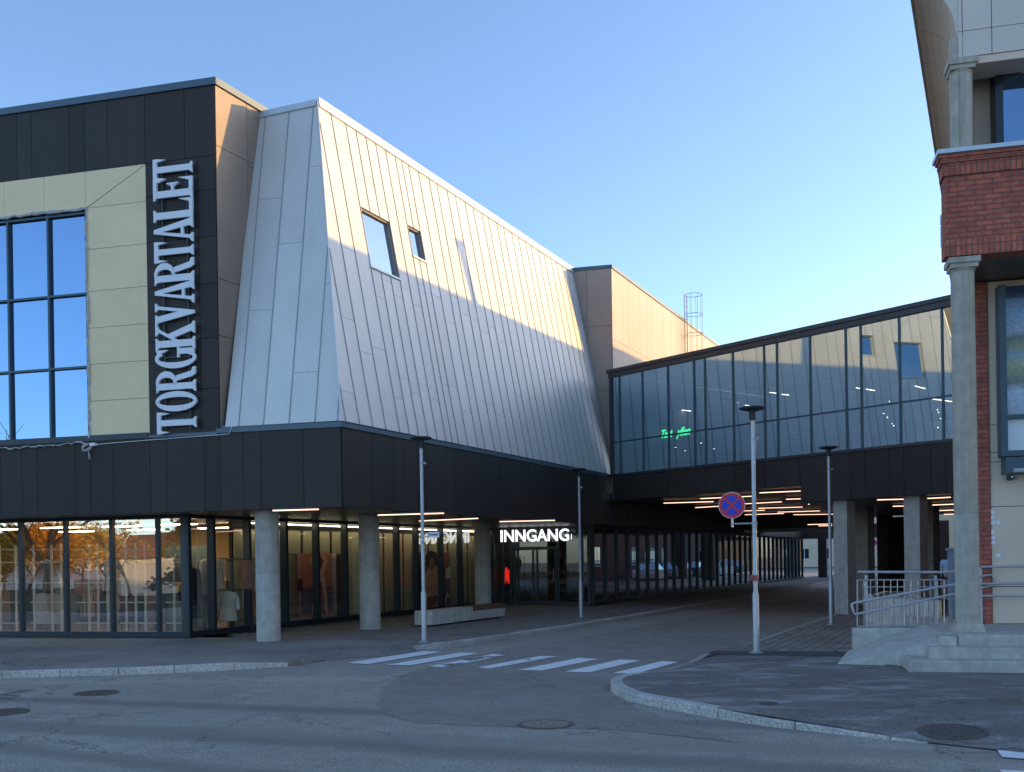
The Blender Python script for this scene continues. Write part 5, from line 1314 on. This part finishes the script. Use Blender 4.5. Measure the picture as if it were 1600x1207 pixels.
for k in (2.2, 4.4): MB().tube([F(-12.7-k, -1.32, zp), F(-12.7-k, -1.32, RP(1533, 886, -1.32).z)], .02, 8).build('post', M['galv'], h2)
cb = thing('utility_cabinet', F(-12.1, .6, 0), 'grey steel utility cabinet standing behind the tall concrete column', 'cabinet')
sC = .4; tC = FT(1487, 900, sC)[0]
MB(fr2).box(F(tC, sC, 0), -d2*.62, n2*.45, UP*1.83).build('body', M['cabinet'], cb)
MB(fr2).box(F(tC+.03, sC-.03, 1.832), -d2*.68, n2*.51, UP*.05).build('roof', M['cabinet'], cb)
MB(fr2).box(F(tC-.03, sC-.018, .1), -d2*.55, n2*.014, UP*1.66).build('door', M['cabinet'], cb)
MB(fr2).box(F(tC-.08, sC-.03, 1.42), -d2*.02, n2*.012, UP*.14).build('handle', M['dark'], cb)
# curved slatted planter wall behind the railing
pw = thing('planter_wall', F(-11.5, 1.6, 0), 'curved grey slatted retaining wall with brown stone footing seen through the railing', 'wall')
mb = MB(); mf = MB()
pc = F(-14.2, 3.4)
n_ = 46
for k in range(n_):
    g0 = R(118+100*k/n_); g1 = R(118+100*(k+.86)/n_); r_ = 3.0
    u0, u1 = V((math.cos(g0), math.sin(g0), 0)), V((math.cos(g1), math.sin(g1), 0)); hgt = .86+.03*math.sin(k*.4)
    mb.prism([pc+u0*r_, pc+u1*r_, pc+u1*(r_-.1), pc+u0*(r_-.1)], UP*hgt)
    if k % 3 == 0:
        g2_ = R(118+100*(k+2.8)/n_); u2 = V((math.cos(g2_), math.sin(g2_), 0)); mf.prism([pc+u0*(r_+.16), pc+u2*(r_+.16), pc+u2*(r_+.02), pc+u0*(r_+.02)], UP*.16)
mb.build('slats', M['concl'], pw); mf.build('footing', P('brown_stone', (.20, .145, .095), .9, 0, .3, 8, .4, 40), pw)
# weeds at the foot of the ramp
mb = MB(); rw_ = random.Random(11)
for x, y in ((1385, 1039), (1389, 1040), (1394, 1040.5), (1380, 1039), (1411, 1044)):
    c = G(x, y)
    for k in range(22):
        g = rw_.uniform(0, 6.3); L = rw_.uniform(.02, .06); p = c+V((rw_.uniform(-.06, .06), rw_.uniform(-.03, .03), 0)); dd = V((math.cos(g), math.sin(g), .9)).normalized()
        sd = V((-dd.y, dd.x, 0))*.006; mb.add([p-sd, p+sd, p+dd*L], [(0, 1, 2)])
tag(mb.build('weeds', P('weed_green', (.05, .07, .025), .8)), 'sparse weeds at the foot of the ramp', 'weeds', kind='stuff')

mb = MB(); rl_ = random.Random(2)
for (x, y, n, sp) in ((951, 1070, 9, .22), (147, 1004, 10, .3), (190, 1051, 7, .35), (700, 1003, 4, .3), (1120, 1120, 3, .5), (560, 1010, 4, .6), (880, 982, 4, .6), (420, 1042, 4, .5), (980, 1098, 4, .3)):
    c = G(x, y, zr+.02 if y > 1040 or x in (951,) else .012)
    for k in range(n):
        p = c+V((rl_.gauss(0, sp), rl_.gauss(0, sp*.3), rl_.uniform(0, .01))); g = rl_.uniform(0, 6.3); u = V((math.cos(g), math.sin(g), rl_.uniform(-.2, .3)))*rl_.uniform(.02, .045); v_ = V((-u.y, u.x, rl_.uniform(0, .01)))*.55
        mb.quad(p-u, p+v_, p+u, p-v_)
tag(mb.build('fallen_leaves', P('dry_leaf', (.24, .15, .07), .85, 0, .4, 30)), 'scattered dry fallen leaves on the road and along the kerbs', 'leaves', kind='stuff')

# ================================================================== LAMP POSTS
def lamp_post(c, h, label):
    t = thing('lamp_post', c, label, 'lamp post', 'lamp posts along the side street')
    MB().lathe(c, [(.135, 0), (.135, .018), (.085, .03), (.085, .05)], 24).build('base_plate', M['galvd'], t)
    mb = MB().lathe(c, [(.059, .02), (.059, 1.08), (.05, 1.12)], 20); mb.build('sleeve', M['galv'], t, True)
    MB().lathe(c, [(.040, 1.1), (.039, 2.6), (.038, 2.602), (.038, h-.26)], 20).build('pole', M['galv'], t, True)
    mb = MB()
    for z in (2.18, 2.30, h-.62): mb.lathe(c+UP*z, [(.045, 0), (.045, .03)], 16)
    mb.box(c+V((.05, -.02, h-.62)), V((.05, 0, 0)), V((0, .03, 0)), UP*.05)
    mb.build('clamp', M['galvd'], t)
    hd = MB().lathe(c, [(.05, h-.27), (.058, h-.25), (.058, h-.12), (.07, h-.10)], 20).build('neck', M['dark'], t, True)
    MB().lathe(c, [(.07, h-.10), (.18, h-.075), (.24, h-.05), (.245, h-.04), (.22, h-.02), (.05, h-.005)], 32).build('lamp_head', M['dark'], t, True)
    return t
lp = lamp_post(W(.836, 1.534), 4.55, 'lamp post before the curly-hair poster, carrying a small white street name plate')
L1 = W(.836, 1.534)
lb_l = ['lamp post at the left kerb near the entrance, standing second along the street', 'lamp post carrying the round no-stopping sign at the right kerb', 'lamp post on the right-hand pavers beside the first square pillar']
for (a, l), lb, dz in zip(((10.156, 1.516), (.31, 8.934), (8.20, 9.13)), lb_l, (0, 0, 0)):
    clone(lp, W(a, l), 0, lb)
# street name plate
sp = thing('street_sign', L1+UP*2.3, 'small white street name plate on the left lamp post', 'sign')
ux = -d2
t0_, z0_ = FT(669.5, 840.3, .5); t1_, z1_ = FT(686, 832, .5)
p0 = F(t0_, .5, z0_); wd = t0_-t1_
MB(fr2).box(p0, ux*wd, n2*.012, UP*.118).build('plate', M['signwhite'], sp)
text_part('Grønngata', F(t0_-.018, .496, z0_+.03), ux, UP, wd-.036, .066, 'ink', 'lettering', sp, bold=.01, depth=.004)
MB().tube([L1+UP*2.32, F(t0_, .506, z0_+.03)], .01, 6).tube([L1+UP*2.42, F(t0_, .506, z0_+.10)], .01, 6).build('bracket', M['galvd'], sp)
# no-stopping signs
def nostop(c, r, polep, label, bracket=True):
    t = thing('traffic_sign', c, label, 'traffic sign', 'round no-stopping signs')
    view = V((c.x, c.y, 0)).normalized(); n = -(view*.75+n2*.25).normalized(); u = V((-n.y, n.x, 0)); 
    if u.x < 0: u = -u
    axx = (u, UP, n)
    def ring(r0, r1, a0=0., a1=360., k=48): return [c+u*(rr*math.cos(R(a)))+UP*(rr*math.sin(R(a))) for rr, a in []]
    MB().lathe(c, [(r, -.012), (r, 0)], 48, ax=axx).build('plate', M['signwhite'], t)
    MB().lathe(c+n*.001, [(r*.965, 0), (r*.965, .003)], 48, ax=axx).build('red_disc', M['signred'], t)
    mb = MB(); ri = r*.735; g = r*.085
    for q in range(4):
        a0 = 45+90*q; pts = []
        # sector of the blue field trimmed back from the two crossing bars
        def cart(x, y): return c+n*.0062+u*x+UP*y
        m_ = R(a0+45); apex = (math.cos(m_)*g*1.414, math.sin(m_)*g*1.414); pts.append(cart(*apex))
        da = math.degrees(math.asin(g/ri))
        for k in range(15):
            a = R(a0+da+(90-2*da)*k/14); pts.append(cart(ri*math.cos(a), ri*math.sin(a)))
        mb.prism(pts, n*.002)
    mb.build('blue_field', M['signblue'], t)
    if bracket:
        st_ = c-n*.03-UP*(r+.16)
        MB().tube([st_, c-n*.03+UP*r*.6], .022, 10).tube([st_+UP*.06, V((polep.x, polep.y, st_.z+.06))], .015, 8).build('bracket', M['galv'], t)
        MB().lathe(V((polep.x, polep.y, st_.z+.035)), [(.058, 0), (.058, .05)], 16).build('clamp', M['galvd'], t)
    else: MB().tube([V((c.x, c.y, -.1))-n*.04, c-n*.04+UP*r*.6], .035, 8).build('pole', M['galvd'], t)
pc3 = W(.31, 8.934)
nostop(hit(1143.5, 790, F(0, -1.5), n2), .242, pc3, 'round red and blue no-stopping sign on a bracket of the near right lamp post')
cfar = G(1366, 893, 0); cf = hit(1365.5, 848.5, V((cfar.x, cfar.y, 0)), V((0, 1, 0)))
nostop(cf, .30, cf, 'small distant no-stopping sign on its own pole seen between the square pillars', False)
tag(MB().lathe(pc3+UP*1.33, [(.054, 0), (.056, .01), (.056, .10), (.054, .11)], 16).box(pc3+V((-.10, -.03, 1.33)), V((.05, 0, 0)), V((0, .05, 0)), UP*.11).build('pole_tag', P('faded_red', (.32, .07, .08), .6), loc=pc3+UP*1.33), 'small faded red tag strapped to the signpost at chest height', 'tag')

# ================================================================== BENCH
bn = thing('bench', W(5.3, -.9, 0), 'low concrete bench block with a brown timber seat at its far end', 'bench')
ba, bb_ = G(675, 980), G(739, 971.6); bd_ = (bb_-ba).normalized(); bs_ = V((-bd_.y, bd_.x, 0)); L1b = (bb_-ba).length
hb = .43
mb = MB((bd_, bs_)); mb.box(ba+UP*.05, bd_*1.28, bs_*.55, UP*(hb-.05)); mb.box(ba+bd_*1.286+UP*.05, bd_*(L1b-1.286), bs_*.55, UP*(hb-.05)); 
mb.build('concrete_block', M['concl'], bn)
mb = MB((bd_, bs_)); mb.prism([ba+bd_*(L1b+.006)+UP*.05, ba+bd_*(L1b+2.05)+UP*.05, ba+bd_*(L1b+2.12)+UP*.30, ba+bd_*(L1b+.006)+UP*.30], bs_*.55); mb.build('concrete_block', M['concl'], bn)
mb = MB((bd_, bs_))
for k in range(5): mb.box(ba+bd_*(L1b+.01)+bs_*(.01+.108*k)+UP*.302, bd_*2.12, bs_*.095, UP*(hb-.29))
mb.build('seat', M['wood'], bn)
mb = MB((bd_, bs_)); mb.box(ba+bd_*.1+bs_*.08+UP*0, bd_*(L1b+1.8), bs_*.4, UP*.052); mb.build('plinth', M['back'], bn)
mb = MB()
for x in (.7, 1.72): mb.lathe(ba+bd_*x+UP*.25, [(.018, -.002), (.018, .004)], 12, ax=(bd_, UP, -bs_))
mb.build('bolt_hole', M['back'], bn)

# ================================================================== BEYOND THE PASSAGE
def house(name, P0, U, Dn, L, Dp, hw, mat, label, rows, roofmat=None, rh=0., wmat='darkglass', cols=6, ww=1.2, wh=1.4):
    t = thing(name, P0, label, 'building')
    mb = MB((U, Dn)); mb.box(P0, U*L, Dn*Dp, UP*hw); mb.build('wall', mat, t)
    for z in rows:
        for k in range(cols):
            x = L*(k+.5)/cols-ww/2
            wv_ = MB().box(P0+U*x-Dn*.015+UP*z, U*ww, Dn*.012, UP*wh).build('window', M['smallglass'], t)
            mb = MB(); mb.box(P0+U*(x-.08)-Dn*.04+UP*(z-.08), U*(ww+.16), Dn*.03, UP*.08); mb.box(P0+U*(x+ww/2-.03)-Dn*.03+UP*z, U*.06, Dn*.012, UP*wh); mb.build('frame', M['white'], wv_)
    if roofmat:
        a, b, c, d = P0-Dn*.4+UP*hw-U*.3, P0+U*(L+.3)-Dn*.4+UP*hw, P0+U*(L+.3)+Dn*(Dp+.4)+UP*hw, P0+Dn*(Dp+.4)+UP*hw-U*.3
        r0, r1 = (a+d)/2+UP*rh, (b+c)/2+UP*rh
        MB((U, Dn)).add([a, b, c, d, r0, r1], [(0, 1, 5, 4), (2, 3, 4, 5), (1, 2, 5), (3, 0, 4), (3, 2, 1, 0)]).build('roof', roofmat, t)
    else:
        MB().box(P0-Dn*.2-U*.2+UP*hw, U*(L+.4), Dn*(Dp+.4), UP*.3).build('roof', M['dark'], t)
    return t
redroof = BRICK('red_roof_tiles', (.17, .06, .05), (.12, .045, .04), (.05, .02, .02), .3, .35, .02)
cremew = P('cream_render', (.62, .50, .36), .85, 0, .06, 1)
house('far_building', W(128, -16), e1, d1, 26, 10, 9, cremew, 'sunlit cream building at the far end of the passage', (1.2, 4.4), redroof, 3.5, cols=9)
house('far_building', W(120, 11), e1, d1, 22, 10, 8, P('orange_render', (.52, .25, .12), .85), 'orange rendered building seen between the square pillars at the far end', (1.2, 4.4), None, cols=7)
# parked cars and bicycles beyond the passage
def car(c, fwd, paint, label, group='cars parked along the brick wall'):
    t = thing('parked_car', c, label, 'car', group)
    s = V((fwd.y, -fwd.x, 0))
    Pt = lambda x, y, z: c+fwd*x+s*y+UP*z
    body = [(-2.1, .32), (-2.15, .62), (-2.05, .88), (-1.2, .95), (.9, .93), (1.9, .80), (2.15, .62), (2.15, .34), (1.9, .24), (-1.9, .24)]
    mb = MB(); n = len(body)
    L_ = [Pt(x, -.85, z) for x, z in body]; Ri = [Pt(x, .85, z) for x, z in body]
    mb.add(L_+Ri, [tuple(range(n)), tuple(range(n, 2*n))[::-1]]+[(i, (i+1) % n, n+(i+1) % n, n+i) for i in range(n)])
    roof = [(-1.85, .93), (-1.35, 1.42), (.05, 1.46), (.95, .94)]
    mb.add([Pt(x*.98-.02, -.62, z+.02) for x, z in roof[1:3]]+[Pt(x*.98-.02, .62, z+.02) for x, z in roof[1:3]], [(0, 1, 3, 2)])
    mb.build('body', paint, t)
    mb = MB(); mb.add([Pt(x, -.80 if z < 1 else -.64, z) for x, z in roof]+[Pt(x, .80 if z < 1 else .64, z) for x, z in roof], [(0, 1, 2, 3), (7, 6, 5, 4), (0, 4, 5, 1), (1, 5, 6, 2), (2, 6, 7, 3)])
    mb.build('cabin_glass', M['smallglass'], t)
    for x in (-1.35, 1.35):
        for y in (-.80, .80):
            w = MB().lathe(Pt(x, y, .31), [(.31, -.1), (.31, .1)], 20, ax=(fwd, UP, s)).build('wheel', M['back'], t)
            MB().lathe(Pt(x, y, .31), [(.19, -.108), (.19, .108)], 16, ax=(fwd, UP, s)).build('rim', M['galv'], w)
    for y in (-.6, .6): MB().box(Pt(2.10, y-.18, .62), s*.36, fwd*.06, UP*.14).build('headlight', M['white'], t)
cp = [P('car_white', (.7, .7, .7), .3, 0, .02, coat=1), P('car_silver', (.42, .44, .46), .3, .5, .02, coat=1), P('car_blue', (.05, .08, .14), .3, 0, .02, coat=1), P('car_grey', (.12, .13, .14), .3, .2, .02, coat=1)]
for k, (nm, ci) in enumerate((('white', 0), ('silver', 1), ('dark blue', 2), ('white', 0), ('dark grey', 3))):
    car(W(56+6.1*k, 10.2, zr), d1, cp[ci], ['white parked car nearest the passage, mirrored in the passage glass', 'silver parked car second along the brick wall beyond the passage', 'dark blue parked car in the middle of the row beyond the passage', 'white parked car fourth along the brick wall beyond the passage', 'dark grey parked car at the far end of the row'][k])
house('brick_annex', W(47, 13.5), d1, e1, 40, 10, 8.5, BRICK('annex_brick', (.24, .10, .07), (.17, .07, .055), (.2, .18, .16)), 'brick annex behind the row of parked cars beyond the passage', (1.2, 4.6), None, cols=10)
def bicycle(c, fwd, label):
    t = thing('bicycle', c, label, 'bicycle', 'bicycles parked beyond the passage')
    Pt = lambda x, z: c+fwd*x+UP*z
    for x in (-.52, .52):
        w = MB(); w.tube([Pt(x+.33*math.cos(R(g)), .34+.33*math.sin(R(g))) for g in range(0, 361, 20)], .022, 6); w.build('wheel', M['back'], t)
    mb = MB()
    for a, b in (((-.52, .34), (-.12, .30)), ((-.12, .30), (-.22, .85)), ((-.12, .30), (.36, .75)), ((-.2, .74), (.36, .80)), ((.36, .82), (.52, .34)), ((-.52, .34), (-.2, .74)), ((.36, .8), (.33, 1.0))): mb.tube([Pt(*a), Pt(*b)], .018, 6)
    mb.build('bicycle_frame', M['tframe'], t)
    MB().box(Pt(-.34, .86)+V((0, -.06, 0)), fwd*.26, V((0, .12, 0)), UP*.05).build('saddle', M['back'], t)
    sd = V((-fwd.y, fwd.x, 0)); MB().tube([Pt(.3, 1.0)-sd*.28, Pt(.33, 1.02), Pt(.3, 1.0)+sd*.28], .016, 6).build('handlebar', M['dark'], t)
bicycle(W(72, 1.2, 0), (d2*-1+d1*.3).normalized(), 'bicycle parked in the sunlit gap left of the far lamp post')
bicycle(W(49, 9.9, 0), d1, 'dark bicycle leaning by the right kerb and mirrored in the passage glass')

# ================================================================== TREES AND HOUSE ACROSS THE STREET (seen mirrored in the shop glass)
def tree(c, h, label, leaf, nleaf, spread, seed, bare=False, conifer=False, name='tree'):
    rn = random.Random(seed); t = thing(name, c, label, 'tree', 'trees across the street')
    mb = MB(); tips = []
    def branch(p, d, L, r, lev):
        pts = [p]; q = p; dd = d.copy()
        for k in range(4):
            dd = (dd+V((rn.uniform(-.2, .2), rn.uniform(-.2, .2), rn.uniform(-.05, .16)))).normalized(); q = q+dd*L/4; pts.append(q)
        mb.tube(pts, [r*(1-.13*i) for i in range(5)], 6 if lev < 2 else 4, caps=False)
        tips.append((pts[-1], lev)); tips.append((pts[2], lev))
        if lev < (4 if bare else 3):
            for k in range(3 if lev else 5):
                g = rn.uniform(0, 6.28); up_ = rn.uniform(.25, .9); nd = (dd*.5+V((math.cos(g), math.sin(g), 0))*.75+UP*up_*.5).normalized()
                branch(pts[rn.randint(2, 4)], nd, L*rn.uniform(.55, .75), r*.52, lev+1)
    if conifer:
        mb.tube([c, c+UP*h], [h*.02, .02], 8)
        for k in range(60):
            f = rn.uniform(.18, .98); g = rn.uniform(0, 6.28); L = (1-f)*h*.26+.3; p = c+UP*h*f; e = p+V((math.cos(g)*L, math.sin(g)*L, -L*.18)); mb.tube([p, e], [.03, .008], 4)
            for j in range(10): tips.append((p.lerp(e, (j+1)/10), 3))
    else: branch(c, UP.copy(), h*.42, h*.022, 0)
    mb.build('trunk', P('bark_%d' % seed, (.05, .04, .033), .9, 0, .3, 8), t)
    if leaf:
        lm = MB(); tp_ = [p for p, l in tips if l >= 2 or conifer]
        for k in range(nleaf):
            p = rn.choice(tp_)+V((rn.gauss(0, spread), rn.gauss(0, spread), rn.gauss(0, spread*.8))); s = rn.uniform(.08, .17)
            a = V((rn.uniform(-1, 1), rn.uniform(-1, 1), rn.uniform(-1, 1))).normalized(); b_ = a.orthogonal().normalized()
            lm.quad(p-a*s, p+b_*s*.6, p+a*s, p-b_*s*.6)
        lm.build('crown', leaf, t)
orange = P('orange_leaves', (.62, .29, .04), .8, 0, .35, 2); yellow = P('yellow_leaves', (.60, .41, .09), .8, 0, .3, 2); pine = P('pine_needles', (.03, .05, .03), .8, 0, .3, 3); hedge = P('green_leaves', (.07, .10, .03), .8, 0, .3, 3)
def mir(px, dist):      # a spot seen by reflection in the front shop glass at that screen column
    p = hit(px, 880, F(0, S0), n2); q = ray(px, 880); q.z = 0; q.normalize(); r_ = q-n2*2*q.dot(n2); e = p+r_*dist; return V((e.x, e.y, zr))
tree(mir(78, 17), 8.5, 'bare dark tree mirrored in the second pane of the shop front', None, 0, .3, 21, True, name='bare_tree')
tree(mir(35, 46), 5.6, 'orange autumn tree mirrored at the left of the shop front', orange, 5200, .55, 22)
tree(mir(95, 52), 5.6, 'orange autumn tree behind the bare tree, mirrored in the second pane', orange, 5200, .55, 23)
tree(mir(160, 50), 5.2, 'yellow-brown autumn tree mirrored in the middle pane', yellow, 4200, .55, 24)
tree(mir(205, 40), 6.2, 'bare-branched tree with few leaves mirrored in the fourth pane', yellow, 500, .4, 25, True, name='bare_tree')
tree(mir(288, 26), 6.5, 'dark pine tree mirrored in the narrow corner pane', pine, 4200, .16, 26, conifer=True, name='pine_tree')
tree(mir(60, 60), 5.4, 'orange autumn tree farthest back, between the two front orange trees', orange, 5200, .6, 31)
tree(mir(125, 60), 5.6, 'golden tree mirrored behind the second mullion of the shop front', yellow, 5200, .6, 32)
tree(mir(185, 62), 5.0, 'russet low tree mirrored behind the third mullion of the shop front', orange, 4200, .6, 33)
tree(mir(5, 40), 4.2, 'green leafy tree mirrored at the left picture edge', hedge, 3600, .5, 27)
hp = mir(262, 46); hu = (mir(190, 46)-mir(300, 46)).normalized(); hn = V((-hu.y, hu.x, 0))
if hn.dot(V((-.7, -.7, 0))) < 0: hn = -hn
house('red_roof_house', hp-hu*2.6, hu, hn, 5.6, 7, 2.5, P('white_render', (.42, .43, .44), .85), 'low white house with a red tiled roof mirrored in the shop front', (), redroof, 1.75)
hq = mir(20, 62); house('white_house', hq-hu*2, hu, hn, 4.2, 8, 3.4, P('grey_white_boards', (.6, .61, .62), .85), 'low white house mirrored behind the orange trees', (1.2,), P('dark_roof_tiles', (.06, .05, .05), .8), 1.3, cols=2)

# ================================================================== CAMERA, LIGHT, SKY
cd = bpy.data.cameras.new('camera'); co = bpy.data.objects.new('camera', cd); col.objects.link(co)
co.location = CAM; co.rotation_euler = (R(90), ROLL, 0)
cd.sensor_width = 36; cd.lens = 36*FOC/1600; cd.shift_y = (Y0-603.5)/1600; cd.clip_end = 3000; cd.clip_start = .05
scene.camera = co
sdir = V((-.942, -.282, -.188)).normalized()
ELEV = math.asin(-sdir.z); AZ = math.atan2(-sdir.x, -sdir.y)
sl = bpy.data.lights.new('sun', 'SUN'); sl.energy = 2.0; sl.angle = R(.5); sl.color = (1, .56, .15)
so = bpy.data.objects.new('sun', sl); col.objects.link(so); so.rotation_euler = sdir.to_track_quat('-Z', 'Y').to_euler(); so.location = (60, 20, 40)
w = bpy.data.worlds.new('World'); scene.world = w; w.use_nodes = True; nt = w.node_tree
bg = nt.nodes['Background']; sky = nt.nodes.new('ShaderNodeTexSky'); sky.sky_type = 'NISHITA'; sky.sun_disc = False
sky.sun_elevation = ELEV; sky.sun_rotation = AZ; sky.air_density = .7; sky.dust_density = .8; sky.ozone_density = 2.1
nt.links.new(sky.outputs[0], bg.inputs[0]); bg.inputs[1].default_value = .15
vs = scene.view_settings; scene.display_settings.display_device = 'sRGB'; vs.view_transform = 'Standard'; vs.look = 'None'; vs.gamma = 1.; vs.exposure = 1.52
scene.cycles.max_bounces = 8; scene.cycles.transparent_max_bounces = 16
for o in bpy.data.objects:
    if '_o' in o: del o['_o']
